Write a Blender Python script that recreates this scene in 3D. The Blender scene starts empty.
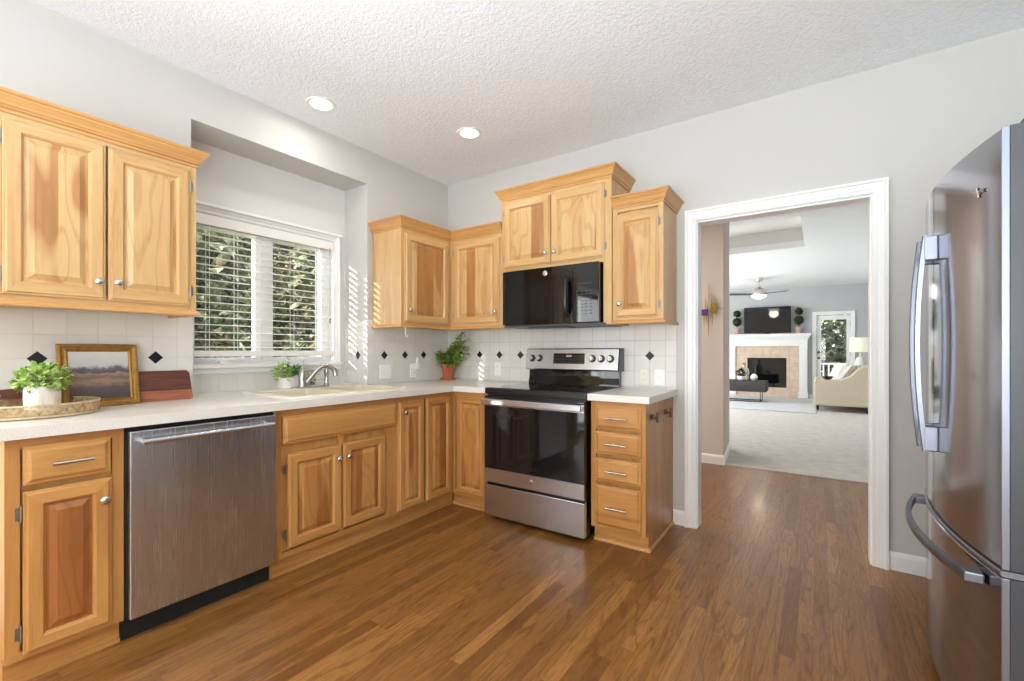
import bpy, bmesh, math, random
from mathutils import Vector, Matrix
random.seed(7)
sc = bpy.context.scene
COL = sc.collection
PI = math.pi

# ------------------------------------------------------------------ camera, world, sun, big lights, exposure
cam_d = bpy.data.cameras.new('camera'); cam = bpy.data.objects.new('camera', cam_d); COL.objects.link(cam)
cam.location = (2.880, -3.157, 1.175)
cam.rotation_euler = (PI/2, 0, 0.5983)
cam_d.sensor_width = 36.0; cam_d.lens = 450.3/1024*36.0
cam_d.shift_y = 10.3/1024
cam_d.clip_start = 0.02; cam_d.clip_end = 200
sc.camera = cam
sc.view_settings.view_transform = 'Standard'; sc.view_settings.look = 'None'
sc.view_settings.gamma = 1.0; sc.view_settings.use_curve_mapping = False
sc.view_settings.exposure = 0.17
sc.cycles.max_bounces = 10; sc.cycles.diffuse_bounces = 5; sc.cycles.glossy_bounces = 4
sc.cycles.transparent_max_bounces = 16
sc.cycles.sample_clamp_indirect = 4.0
sc.cycles.caustics_reflective = False; sc.cycles.caustics_refractive = False

w = bpy.data.worlds.new('sky'); sc.world = w; w.use_nodes = True
nt = w.node_tree; nt.nodes.clear()
wo = nt.nodes.new('ShaderNodeOutputWorld'); bg = nt.nodes.new('ShaderNodeBackground')
sky = nt.nodes.new('ShaderNodeTexSky'); sky.sky_type = 'HOSEK_WILKIE'; sky.turbidity = 3.0
sky.sun_direction = (-0.3, -0.9, 0.28); sky.ground_albedo = 0.4
mixw = nt.nodes.new('ShaderNodeMix'); mixw.data_type = 'RGBA'; mixw.inputs[0].default_value = 0.6
nt.links.new(sky.outputs[0], mixw.inputs[6]); mixw.inputs[7].default_value = (0.9, 0.95, 1.0, 1)
nt.links.new(mixw.outputs[2], bg.inputs[0]); bg.inputs[1].default_value = 5.0
nt.links.new(bg.outputs[0], wo.inputs[0])

def sun(name, d, strength, angle=0.02, color=(1, 0.95, 0.88)):
    l = bpy.data.lights.new(name, 'SUN'); l.energy = strength; l.angle = angle; l.color = color
    o = bpy.data.objects.new(name, l); COL.objects.link(o)
    o.rotation_euler = Vector(d).to_track_quat('-Z', 'Y').to_euler(); return o
sun('sun', (0.40, 1.0, -0.235), 13.0, 0.009)

def area(name, loc, d, sx, sy, power, color=(1, 1, 1), spread=PI):
    l = bpy.data.lights.new(name, 'AREA'); l.shape = 'RECTANGLE'; l.size = sx; l.size_y = sy
    l.energy = power; l.color = color; l.spread = spread
    o = bpy.data.objects.new(name, l); COL.objects.link(o); o.location = loc
    o.rotation_euler = Vector(d).to_track_quat('-Z', 'Y').to_euler(); return o
# daylight at the patio door, added fill lights, and the hall lamp
area('patio_door_daylight', (0.06, -3.8, 1.05), (1, 0, 0.0), 1.15, 1.8, 34, (0.93, 0.96, 1.0))
area('rear_fill_light', (2.1, -6.4, 1.45), (0, 1, 0.35), 3.2, 1.9, 70, (1.0, 0.975, 0.94))  # added fill light from behind, set before an unseen rear window
area('ceiling_fill_light', (2.6, -4.6, 1.30), (0.02, 0.6, 1), 2.2, 2.2, 122, (0.76, 0.88, 1.0), math.radians(140))  # added upward fill that brightens the ceiling, no fixture here
area('side_fill_light', (3.98, -4.5, 1.4), (-1, 0.75, 0.0), 1.6, 1.5, 55, (1.0, 0.98, 0.95))  # added fill from the right for the left wall and cabinets
area('living_window_fill', (-1.9, 6.2, 1.4), (1, 0, 0), 3.6, 2.0, 165, (0.97, 0.98, 1.0))  # fill put at an unseen side window to light the living room
area('living_ceiling_fill', (-0.9, 6.2, 1.9), (0.35, 0, 1), 1.6, 3.0, 60, (0.97, 0.98, 1.0))  # added upward fill for the living room ceiling
area('hall_lamp', (0.6, 1.0, 2.62), (0, 0, -1), 0.4, 0.4, 34, (1.0, 0.88, 0.80))

H = 2.722     # kitchen ceiling
HL = 2.76     # living room ceiling

# ------------------------------------------------------------------ helpers: colours and materials
def lin(r, g, b):
    f = lambda c: ((c/255+0.055)/1.055)**2.4 if c/255 > 0.04045 else c/255/12.92
    return (f(r), f(g), f(b), 1.0)

class NT:
    def __init__(s, name):
        s.m = bpy.data.materials.new(name); s.m.use_nodes = True; s.t = s.m.node_tree
        s.b = s.t.nodes['Principled BSDF']; s.out = s.t.nodes['Material Output']
    def n(s, typ, **kw):
        x = s.t.nodes.new(typ)
        for k, v in kw.items(): setattr(x, k, v)
        return x
    def set(s, sock, v):
        if isinstance(v, bpy.types.NodeSocket): s.t.links.new(v, sock)
        else: sock.default_value = v
    def math(s, op, a, b=0.0, c=None):
        x = s.n('ShaderNodeMath', operation=op); s.set(x.inputs[0], a); s.set(x.inputs[1], b)
        if c is not None: s.set(x.inputs[2], c)
        return x.outputs[0]
    def pos(s):
        g = s.n('ShaderNodeNewGeometry'); return g.outputs['Position']
    def sep(s, v):
        x = s.n('ShaderNodeSeparateXYZ'); s.set(x.inputs[0], v); return x.outputs
    def comb(s, a, b, c):
        x = s.n('ShaderNodeCombineXYZ')
        for i, v in enumerate((a, b, c)): s.set(x.inputs[i], v)
        return x.outputs[0]
    def vmul(s, v, k):
        x = s.n('ShaderNodeVectorMath', operation='MULTIPLY'); s.set(x.inputs[0], v); s.set(x.inputs[1], k); return x.outputs[0]
    def vadd(s, v, k):
        x = s.n('ShaderNodeVectorMath', operation='ADD'); s.set(x.inputs[0], v); s.set(x.inputs[1], k); return x.outputs[0]
    def noise(s, v, scale, detail=3.0, rough=0.5, dist=0.0):
        x = s.n('ShaderNodeTexNoise'); s.set(x.inputs['Vector'], v); x.inputs['Scale'].default_value = scale
        x.inputs['Detail'].default_value = detail; x.inputs['Roughness'].default_value = rough
        x.inputs['Distortion'].default_value = dist; return x.outputs[0]
    def white(s, v):
        x = s.n('ShaderNodeTexWhiteNoise', noise_dimensions='3D'); s.set(x.inputs['Vector'], v); return x.outputs['Value']
    def ramp(s, f, stops, interp='LINEAR'):
        x = s.n('ShaderNodeValToRGB'); s.set(x.inputs[0], f); r = x.color_ramp; r.interpolation = interp
        while len(r.elements) < len(stops): r.elements.new(0.5)
        for e, (p, c) in zip(r.elements, stops): e.position = p; e.color = c
        return x.outputs[0]
    def mix(s, f, a, b, mode='MIX'):
        x = s.n('ShaderNodeMix', data_type='RGBA', blend_type=mode); s.set(x.inputs[0], f); s.set(x.inputs[6], a); s.set(x.inputs[7], b)
        return x.outputs[2]
    def smooth(s, v, a, b):
        x = s.n('ShaderNodeMapRange', interpolation_type='SMOOTHSTEP'); s.set(x.inputs[0], v)
        x.inputs[1].default_value = a; x.inputs[2].default_value = b; return x.outputs[0]
    def bump(s, h, strength=0.3, dist=0.01):
        x = s.n('ShaderNodeBump'); s.set(x.inputs['Height'], h); x.inputs['Strength'].default_value = strength
        x.inputs['Distance'].default_value = dist; s.t.links.new(x.outputs[0], s.b.inputs['Normal'])
    def fin(s, color=None, rough=0.5, metal=0.0, spec=0.5, coat=0.0):
        if color is not None: s.set(s.b.inputs['Base Color'], color)
        s.set(s.b.inputs['Roughness'], rough); s.set(s.b.inputs['Metallic'], metal)
        s.b.inputs['Specular IOR Level'].default_value = spec; s.b.inputs['Coat Weight'].default_value = coat
        s.b.inputs['Coat Roughness'].default_value = 0.12
        return s.m

def plain(name, c, rough=0.5, metal=0.0, spec=0.5, coat=0.0, var=0.05, scale=6.0):
    m = NT(name); f = m.noise(m.pos(), scale, 3.0)
    a = tuple(x*(1-var) for x in c[:3])+(1,); b = tuple(min(1, x*(1+var)) for x in c[:3])+(1,)
    return m.fin(m.ramp(f, [(0.3, a), (0.7, b)]), rough, metal, spec, coat)

def emis(name, c, strength):
    m = NT(name); m.fin(c, 0.5); m.b.inputs['Emission Color'].default_value = c; m.b.inputs['Emission Strength'].default_value = strength
    return m.m

def wood(name, grain='v', panel=False, sap=lin(233,192,136), mid=lin(217,168,107), heart=lin(182,118,62), rough=0.34):
    m = NT(name); P = m.pos(); o = m.sep(P)
    oi = m.n('ShaderNodeObjectInfo'); r = oi.outputs['Random']; r10 = m.math('MULTIPLY', r, 31.0)
    sv = (1, 1, 0.075) if grain == 'v' else (0.075, 0.075, 1)
    V = m.vadd(m.vmul(P, sv), m.comb(r10, r10, r10))
    s = m.math('ADD', o[0], o[1])
    f = m.noise(V, 16.0, 5.0, 0.62, 1.2)
    fine = m.noise(V, 110.0, 3.0, 0.7, 0.3)
    c = m.ramp(f, [(0.25, heart), (0.44, mid), (0.62, sap), (0.85, mid)])
    c = m.mix(0.45, c, m.mix(r, sap, mid))
    if panel:
        warp = m.noise(m.vadd(m.vmul(P, (1, 1, 0.22)), m.comb(r10, r10, r10)), 5.0, 2.0)
        idx = m.math('FLOOR', m.math('ADD', m.math('DIVIDE', s, 0.088), m.math('MULTIPLY', r, 9.0)))
        wn = m.white(m.comb(idx, r10, 3.0)); w2 = m.white(m.comb(idx, r10, 9.0))
        board = m.mix(w2, sap, mid)
        c = m.mix(0.62, c, board)
        h = m.math('ADD', m.math('MULTIPLY', wn, 0.55), m.math('MULTIPLY', warp, 0.9))
        hm = m.smooth(h, 0.74, 0.80)
        hc = m.ramp(f, [(0.3, tuple(x*0.8 for x in heart[:3])+(1,)), (0.7, tuple(min(1, x*1.3) for x in heart[:3])+(1,))])
        c = m.mix(m.math('MULTIPLY', hm, 0.8), c, hc)
        fl = m.math('ABSOLUTE', m.math('SUBTRACT', m.math('FRACT', m.math('MULTIPLY', warp, 11.0)), 0.5))
        c = m.mix(m.math('MULTIPLY', m.math('SUBTRACT', 1.0, m.smooth(fl, 0.02, 0.2)), 0.30), c, heart)
    c = m.mix(m.math('MULTIPLY', m.smooth(fine, 0.5, 0.75), 0.22), c, heart)
    m.bump(fine, 0.04, 0.002)
    return m.fin(c, rough, 0, 0.45, 0.15)

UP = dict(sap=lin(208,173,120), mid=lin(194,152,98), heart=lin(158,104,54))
LO_SHADED = dict(sap=lin(196,145,84), mid=lin(178,124,66), heart=lin(138,82,38))  # same maple, with dimmer light and warm floor bounce put into the colour
M = {}
for k, kw in (('up', UP), ('lo', LO_SHADED)):
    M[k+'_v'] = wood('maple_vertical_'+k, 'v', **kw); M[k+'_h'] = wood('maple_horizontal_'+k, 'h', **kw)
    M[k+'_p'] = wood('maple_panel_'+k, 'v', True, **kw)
M['crown'] = wood('maple_molding', 'h', sap=lin(208,160,100), mid=lin(194,144,84), heart=lin(160,106,56))
M['darkpanel'] = wood('maple_heartwood_panel', 'v', True, sap=lin(164,104,54), mid=lin(148,90,44), heart=lin(108,60,28))

M['wall'] = plain('wall_paint_grey', lin(199,197,192), 0.85, var=0.008, scale=1.2, spec=0.2)
M['wall_in'] = plain('wall_paint_white', lin(222,221,217), 0.8, var=0.008, scale=1.2, spec=0.2)
M['wall_living'] = plain('wall_paint_bluegrey', lin(190,192,194), 0.85, var=0.008, scale=1.2, spec=0.2)
M['wall_hall'] = plain('wall_paint_beige', lin(216,206,197), 0.85, var=0.01, scale=1.2, spec=0.2)
M['trim'] = plain('trim_paint_white', lin(240,241,240), 0.35, var=0.006)
M['white_plastic'] = plain('white_plastic', lin(243,243,240), 0.35, var=0.01)
M['cream_plastic'] = plain('cream_plastic', lin(230,224,206), 0.35, var=0.01)

m = NT('popcorn_ceiling'); P = m.pos()
h = m.math('ADD', m.noise(P, 55, 4.0, 0.6), m.math('MULTIPLY', m.noise(P, 130, 2.0), 0.5)); m.bump(h, 0.45, 0.012)
M['ceiling'] = m.fin(m.ramp(h, [(0.5, lin(236,239,241)), (1.0, lin(246,249,251))]), 0.9, spec=0.1)

m = NT('countertop_laminate'); P = m.pos()
M['counter'] = m.fin(m.mix(m.smooth(m.noise(P, 220, 2.0), 0.52, 0.62), lin(230,227,220), lin(220,215,205)), 0.28, spec=0.4)

def tile(name, axis, off, gr=lin(188,186,180)):
    m = NT(name); o = m.sep(m.pos()); u = o[0] if axis == 'x' else o[1]
    T = 0.10825
    def line(v, of, wd=0.0016):
        a = m.math('DIVIDE', m.math('SUBTRACT', v, of), T)
        fr = m.math('ABSOLUTE', m.math('SUBTRACT', a, m.math('ROUND', a)))
        return m.math('SUBTRACT', 1.0, m.smooth(m.math('MULTIPLY', fr, T), wd*0.6, wd*1.5)), m.math('ROUND', m.math('SUBTRACT', a, 0.5))
    l1, i1 = line(u, off); l2, i2 = line(o[2], 1.14)
    g = m.math('MAXIMUM', l1, l2)
    w_ = m.white(m.comb(i1, i2, 1.0))
    c = m.mix(w_, lin(224,222,217), lin(219,217,211))
    c = m.mix(g, c, gr)
    m.bump(m.math('SUBTRACT', 1.0, g), 0.4, 0.0015)
    return m.fin(c, m.math('ADD', 0.22, m.math('MULTIPLY', g, 0.5)), spec=0.45)
M['tile_back'] = tile('tile_back', 'x', 0.6025); M['tile_left'] = tile('tile_left', 'y', -0.323, lin(206,203,196))
M['tile_niche'] = tile('tile_niche', 'x', -0.106, lin(208,206,200))
M['diamond'] = plain('tile_black', lin(26,28,34), 0.2, var=0.1)

# oak strip floor
m = NT('oak_strip_floor'); P = m.pos(); o = m.sep(P)
W = 0.0572
row = m.math('FLOOR', m.math('DIVIDE', o[0], W)); rr = m.white(m.comb(row, 5.0, 1.0))
yy = m.math('ADD', m.math('DIVIDE', o[1], 0.85), m.math('MULTIPLY', rr, 13.0)); cl = m.math('FLOOR', yy)
idn = m.white(m.comb(row, cl, 2.0)); id2 = m.white(m.comb(row, cl, 7.0))
base = m.ramp(idn, [(0.0, lin(114,72,34)), (0.25, lin(134,88,42)), (0.8, lin(146,98,48)), (1.0, lin(162,112,58))])
V = m.vadd(m.vmul(P, (1, 0.085, 1)), m.comb(m.math('MULTIPLY', idn, 17.0), m.math('MULTIPLY', id2, 23.0), 0.0))
g1 = m.noise(V, 46, 7.0, 0.75, 2.4); g2 = m.noise(V, 150, 4.0, 0.8, 0.6)
rings = m.math('ABSOLUTE', m.math('SUBTRACT', m.math('FRACT', m.math('MULTIPLY', m.noise(V, 9, 2.0, 0.5, 0.6), 9.0)), 0.5))
c = m.mix(m.math('MULTIPLY', m.smooth(g1, 0.42, 0.66), 0.55), base, lin(84,50,22))
c = m.mix(m.math('MULTIPLY', m.math('SUBTRACT', 1.0, m.smooth(rings, 0.03, 0.16)), 0.46), c, lin(84,46,20))
c = m.mix(m.math('MULTIPLY', m.smooth(g2, 0.52, 0.68), 0.45), c, lin(66,36,14))
fx = m.math('FRACT', m.math('DIVIDE', o[0], W)); ex = m.math('MINIMUM', fx, m.math('SUBTRACT', 1.0, fx))
fy = m.math('FRACT', yy); ey = m.math('MINIMUM', fy, m.math('SUBTRACT', 1.0, fy))
gap = m.math('MAXIMUM', m.math('SUBTRACT', 1.0, m.smooth(ex, 0.004, 0.022)), m.math('SUBTRACT', 1.0, m.smooth(ey, 0.0005, 0.0018)))
c = m.mix(m.math('MULTIPLY', gap, 0.55), c, lin(60,34,16))
m.bump(m.math('SUBTRACT', m.math('MULTIPLY', g2, 0.3), gap), 0.12, 0.002)
M['floor'] = m.fin(c, m.math('ADD', 0.26, m.math('MULTIPLY', g2, 0.12)), spec=0.42, coat=0.1)

m = NT('carpet_pile'); P = m.pos(); h = m.noise(P, 160, 4.0, 0.7)
m.bump(h, 0.8, 0.012); M['carpet'] = m.fin(m.ramp(m.math('ADD', m.math('MULTIPLY', h, 0.6), m.math('MULTIPLY', m.noise(P, 9, 4.0), 0.4)), [(0.35, lin(196,191,183)), (0.65, lin(226,222,215))]), 0.95, spec=0.1)
m = NT('rug_pile'); P = m.pos(); h = m.noise(P, 30, 5.0, 0.7, 0.6)
m.bump(h, 0.7, 0.01); M['rug'] = m.fin(m.ramp(h, [(0.35, lin(186,187,190)), (0.6, lin(214,215,216))]), 0.95, spec=0.1)

def steel(name, c, rough, stretch=(1, 1, 0.01), scale=300, amp=0.03):
    m = NT(name); P = m.pos(); f = m.noise(m.vmul(P, stretch), scale, 3.0, 0.6)
    a = tuple(x*0.97 for x in c[:3])+(1,)
    w_ = m.noise(m.vmul(P, (1, 1, 0.02) if stretch[2] < .5 else (0.25, 0.25, 1)), 5.0, 0.0)
    m.bump(w_, 0.4, 0.008)
    return m.fin(m.mix(f, a, c), m.math('ADD', rough-amp/2, m.math('MULTIPLY', f, amp)), 1.0)
M['steel'] = steel('brushed_stainless', lin(204,208,214), 0.27)
M['steel_h'] = steel('brushed_stainless_horizontal', lin(206,209,214), 0.26, (0.01, 0.01, 1))
M['slate'] = plain('slate_stainless', lin(160,160,167), 0.12, 1.0, var=0.02)
M['slate_bar'] = plain('slate_handle_metal', lin(138,143,154), 0.42, 1.0, var=0.02)
M['nickel'] = plain('satin_nickel', lin(200,196,188), 0.25, 1.0, var=0.03)
M['hinge'] = plain('hinge_nickel', lin(150,146,140), 0.35, 1.0, var=0.03)
M['faucet'] = plain('brushed_nickel_faucet', lin(186,184,182), 0.3, 1.0, var=0.03)
M['iron'] = plain('dark_bronze', lin(96,82,68), 0.4, 0.8, var=0.1)
M['blackglass'] = plain('black_glass', lin(12,13,15), 0.04, var=0.05, spec=0.6)
M['ovenglass'] = plain('oven_glass', lin(20,21,24), 0.05, var=0.05, spec=0.55)
M['black'] = plain('black_enamel', lin(18,18,20), 0.28, var=0.1)
M['blackmatte'] = plain('black_matte', lin(14,14,15), 0.7, var=0.1)
M['darkgrey'] = plain('dark_grey_plastic', lin(62,64,68), 0.4, var=0.05)
M['sink'] = plain('white_sink_composite', lin(232,226,212), 0.25, var=0.01)
M['sinkbowl_shaded'] = plain('shaded_sink_bowl', lin(208,196,172), 0.3, var=0.01)  # shade inside the white sink's bowls, put into their colour
M['display_mark'] = plain('display_marking', lin(150,152,150), 0.4)
M['terracotta'] = plain('terracotta', lin(176,94,62), 0.8, var=0.12, scale=30)
M['palepot'] = plain('aged_terracotta', lin(196,160,142), 0.85, var=0.12, scale=30)
M['soil'] = plain('potting_soil', lin(58,40,28), 0.95, var=0.3, scale=80)
M['gold'] = plain('antique_gold_leaf', lin(152,112,52), 0.38, 0.65, var=0.22, scale=40)
M['brass'] = plain('gilt_brass', lin(170,140,70), 0.4, 0.8, var=0.2, scale=60)
M['purple'] = plain('purple_enamel', lin(86,50,130), 0.4, var=0.2)
M['galv'] = plain('aged_brass_band', lin(196,180,146), 0.45, 0.4, var=0.15, scale=30)
M['cream'] = plain('cream_upholstery', lin(206,194,172), 0.9, var=0.03, scale=40, spec=0.2)
M['pillow'] = plain('pillow_linen', lin(222,218,210), 0.9, var=0.04, scale=60, spec=0.2)
M['charcoal'] = plain('charcoal_fabric', lin(74,72,72), 0.85, var=0.06, scale=50, spec=0.2)
M['darkwood'] = plain('dark_stained_wood', lin(44,32,26), 0.4, var=0.1)
M['ceramic'] = plain('white_ceramic', lin(236,234,230), 0.3, var=0.01)
M['beige_tile'] = None
m = NT('fireplace_beige_tile'); P = m.pos(); o = m.sep(P)
def ln(v, of, T, wd):
    a = m.math('DIVIDE', m.math('SUBTRACT', v, of), T)
    return m.math('SUBTRACT', 1.0, m.smooth(m.math('MULTIPLY', m.math('ABSOLUTE', m.math('SUBTRACT', a, m.math('ROUND', a))), T), wd*0.5, wd))
g = m.math('MAXIMUM', ln(o[0], 1.07, 0.2, 0.007), ln(o[2], 0.06, 0.2, 0.007))
M['beige_tile'] = m.fin(m.mix(g, m.ramp(m.noise(P, 8, 4.0, 0.6), [(0.3, lin(204,180,158)), (0.7, lin(224,206,186))]), lin(194,174,154)), 0.4)
m = NT('whitewashed_wood'); P = m.pos(); f = m.noise(m.vmul(P, (1, 1, 0.12)), 60, 4.0, 0.7)
M['whitewash'] = m.fin(m.ramp(f, [(0.35, lin(198,188,176)), (0.55, lin(226,222,214)), (0.8, lin(238,236,230))]), 0.8)
m = NT('tray_wood'); P = m.pos(); f = m.noise(m.vmul(P, (0.3, 0.3, 1)), 50, 4.0, 0.7, 0.5)
M['traywood'] = m.fin(m.ramp(f, [(0.3, lin(150,116,78)), (0.6, lin(188,156,112)), (0.8, lin(206,180,140))]), 0.6)
m = NT('walnut_board'); P = m.pos(); f = m.noise(m.vmul(P, (1, 0.06, 1)), 60, 5.0, 0.65, 1.0)
o = m.sep(P)
c1 = m.ramp(f, [(0.3, lin(58,30,22)), (0.55, lin(96,50,36)), (0.8, lin(124,68,48))])
c2 = m.ramp(f, [(0.3, lin(120,66,44)), (0.6, lin(166,98,68)), (0.8, lin(184,116,82))])
M['walnut'] = m.fin(m.mix(m.smooth(o[2], 0.969, 0.966), c1, c2), 0.45)
m = NT('landscape_painting'); P = m.pos(); o = m.sep(P)
nz = m.noise(m.vmul(P, (1, 14, 16)), 1.6, 5.0, 0.65)
t = m.math('ADD', m.math('DIVIDE', m.math('SUBTRACT', o[2], 0.955), 0.228), m.math('MULTIPLY', m.math('SUBTRACT', nz, 0.5), 0.26))
M['painting'] = m.fin(m.ramp(t, [(0.0, lin(60,48,46)), (0.22, lin(84,66,62)), (0.34, lin(134,108,88)), (0.42, lin(104,82,68)), (0.5, lin(140,116,98)), (0.53, lin(70,62,70)), (0.60, lin(96,88,96)), (0.66, lin(184,184,180)), (1.0, lin(206,208,204))]), 0.5)

def leafmat(name, a, b, c, scale=14.0):
    m = NT(name); f = m.white(m.vmul(m.pos(), (scale, scale, scale))); g = m.noise(m.pos(), scale, 3.0)
    m.b.inputs['Subsurface Weight'].default_value = 0.0
    return m.fin(m.ramp(g, [(0.3, a), (0.5, b), (0.7, c)]), 0.5, spec=0.3)
M['leaf_bright'] = leafmat('fresh_green_leaf', lin(104,142,62), lin(156,188,96), lin(206,222,158), 30)
M['leaf_herb'] = leafmat('herb_leaf', lin(84,106,40), lin(126,148,62), lin(164,182,96), 30)
M['leaf_succulent'] = leafmat('succulent_leaf', lin(60,96,70), lin(96,138,92), lin(150,182,124), 30)
M['leaf_topiary'] = leafmat('boxwood_leaf', lin(30,44,24), lin(44,62,30), lin(64,84,42), 30)
m = NT('tree_leaf'); P = m.pos(); g = m.noise(P, 2.2, 4.0, 0.7); g2 = m.noise(P, 14.0, 3.0, 0.8)
c = m.ramp(g, [(0.3, lin(26,32,24)), (0.46, lin(58,72,48)), (0.58, lin(110,112,80)), (0.7, lin(176,140,100))])
M['leaf_tree'] = m.fin(m.mix(m.smooth(g2, 0.45, 0.75), c, lin(200,200,170)), 0.7, spec=0.2)
M['bark'] = plain('tree_bark', lin(72,58,46), 0.9, var=0.3, scale=20)
M['grass'] = plain('lawn', lin(110,132,70), 0.95, var=0.3, scale=3)
M['deck'] = plain('deck_paint_white', lin(224,224,222), 0.6, var=0.03)

def glassmat(name, tint=(1, 1, 1, 1), refl=0.08):
    m = NT(name); tr = m.n('ShaderNodeBsdfTransparent'); tr.inputs[0].default_value = tint
    gl = m.n('ShaderNodeBsdfGlossy'); gl.inputs['Roughness'].default_value = 0.02
    mx = m.n('ShaderNodeMixShader'); lw = m.n('ShaderNodeLayerWeight'); lw.inputs[0].default_value = 0.25
    m.set(mx.inputs[0], m.math('ADD', m.math('MULTIPLY', lw.outputs['Fresnel'], 0.5), refl*0.3))
    m.t.links.new(tr.outputs[0], mx.inputs[1]); m.t.links.new(gl.outputs[0], mx.inputs[2]); m.t.links.new(mx.outputs[0], m.out.inputs[0])
    return m.m
M['glass'] = glassmat('window_glass'); M['jar'] = glassmat('jar_glass', (0.86, 0.9, 0.88, 1), 0.3)
m = NT('woven_mesh_rim'); P = m.pos(); tr_ = m.n('ShaderNodeBsdfTransparent'); mx = m.n('ShaderNodeMixShader')
m.fin(m.ramp(m.noise(P, 70, 3.0), [(0.35, lin(156,124,84)), (0.65, lin(212,188,146))]), 0.6)
m.set(mx.inputs[0], m.math('ADD', 0.42, m.math('MULTIPLY', m.noise(P, 40, 2.0), 0.3)))
m.t.links.new(tr_.outputs[0], mx.inputs[1]); m.t.links.new(m.b.outputs[0], mx.inputs[2]); m.t.links.new(mx.outputs[0], m.out.inputs[0]); M['mesh'] = m.m
M['canlight'] = emis('recessed_bulb', (1, 0.97, 0.92, 1), 8.0)
M['fanlight'] = emis('fan_bulb_glass', (1, 0.93, 0.82, 1), 4.0)
m = NT('lamp_shade_linen'); m.fin(lin(226,228,202), 0.8); m.b.inputs['Emission Color'].default_value = lin(226,232,200); m.b.inputs['Emission Strength'].default_value = 0.35; M['shade'] = m.m

# ------------------------------------------------------------------ helpers: geometry
class MB:
    def __init__(s): s.v = []; s.f = []; s.m = []; s.s = []
    def add(s, vs, fs, mat=0, smooth=False):
        b = len(s.v); s.v += [tuple(v) for v in vs]
        for i, f in enumerate(fs):
            s.f.append([b+k for k in f]); s.m.append(mat[i] if isinstance(mat, (list, tuple)) else mat); s.s.append(smooth)
        return s
    def tbox(s, T, u0, u1, d0, d1, z0, z1, mat=0):
        c = [T(u, d, z) for z in (z0, z1) for d in (d0, d1) for u in (u0, u1)]
        return s.add(c, [(0,1,3,2), (4,6,7,5), (0,4,5,1), (2,3,7,6), (0,2,6,4), (1,5,7,3)], mat)
    def box(s, x0, x1, y0, y1, z0, z1, mat=0): return s.tbox(lambda a, b, c: (a, b, c), x0, x1, y0, y1, z0, z1, mat)
    def loft(s, rings, mat=0, smooth=False, cap0=True, cap1=True, closed=True, mats=None):
        n = len(rings[0]); vs = [p for r in rings for p in r]; fs = []; ms = []
        for i in range(len(rings)-1):
            for k in range(n if closed else n-1):
                k2 = (k+1) % n; fs.append((i*n+k, i*n+k2, (i+1)*n+k2, (i+1)*n+k)); ms.append(mats[k] if mats else mat)
        s.add(vs, fs, ms, smooth)
        b = len(s.v)-len(vs)
        if cap0: s.f.append([b+k for k in range(n)][::-1]); s.m.append(mat); s.s.append(False)
        if cap1: s.f.append([b+(len(rings)-1)*n+k for k in range(n)]); s.m.append(mat); s.s.append(False)
        return s
    def lathe(s, c, prof, n=24, axis=(0, 0, 1), mat=0, smooth=True, caps=True):
        ax = Vector(axis).normalized(); a = ax.orthogonal().normalized(); b = ax.cross(a); c = Vector(c)
        rings = [[c+ax*h+(a*math.cos(2*PI*k/n)+b*math.sin(2*PI*k/n))*max(r, 1e-4) for k in range(n)] for h, r in prof]
        return s.loft(rings, mat, smooth, caps, caps)
    def tube(s, pts, r, n=10, mat=0, smooth=True, flat=None):
        pts = [Vector(p) for p in pts]; rings = []; a = None
        for i, p in enumerate(pts):
            t = (pts[min(i+1, len(pts)-1)]-pts[max(i-1, 0)]).normalized()
            if a is None: a = t.orthogonal().normalized()
            a = (a-t*a.dot(t)).normalized(); b = t.cross(a); rr = r[i] if isinstance(r, (list, tuple)) else r
            rings.append([p+(a*math.cos(2*PI*k/n)+b*math.sin(2*PI*k/n))*rr for k in range(n)])
        return s.loft(rings, mat, smooth)
    def strip(s, pts, wdir, w, tdir, t, mat=0, smooth=True):    # bar of rectangular section along pts
        W = Vector(wdir); Tt = Vector(tdir)
        rings = [[Vector(p)+W*a+Tt*b for a, b in ((-w/2, -t/2), (-w*.35, -t*.62), (w*.35, -t*.62), (w/2, -t/2), (w/2, t/2), (w*.35, t*.62), (-w*.35, t*.62), (-w/2, t/2))] for p in pts]
        return s.loft(rings, mat, smooth)
    def sweep(s, path, prof, side=1, mat=0):      # mitred moulding; prof = [(out, z)]
        P = [Vector((p[0], p[1])) for p in path]; nn = []
        for i in range(len(P)-1):
            t = (P[i+1]-P[i]).normalized(); nn.append(Vector((t.y, -t.x))*side)
        rings = []
        for i, p in enumerate(P):
            a = nn[max(i-1, 0)]; b = nn[min(i, len(nn)-1)]; mt = (a+b)/(1+a.dot(b))
            rings.append([(p.x+mt.x*o, p.y+mt.y*o, z) for o, z in prof])
        return s.loft(rings, mat)
    def ball(s, c, r, n=16, mat=0, sz=1.0):
        k = n//2; return s.lathe(c, [(-r*sz*math.cos(PI*i/k), r*math.sin(PI*i/k)) for i in range(k+1)], n, mat=mat)
    def leaf(s, p, d, up, L, W, mat=0):
        p = Vector(p); d = Vector(d).normalized(); sd = d.cross(Vector(up)); sd = sd.normalized() if sd.length > 1e-3 else d.orthogonal().normalized()
        nrm = sd.cross(d)
        vs = [p, p+d*L*.35+sd*W*.5+nrm*W*.12, p+d*L*.75+sd*W*.36+nrm*W*.1, p+d*L-nrm*L*.1, p+d*L*.75-sd*W*.36+nrm*W*.1, p+d*L*.35-sd*W*.5+nrm*W*.12, p+d*L*.4]
        return s.add(vs, [(0,1,6), (1,2,6), (2,3,6), (3,4,6), (4,5,6), (5,0,6)], mat)

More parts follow.
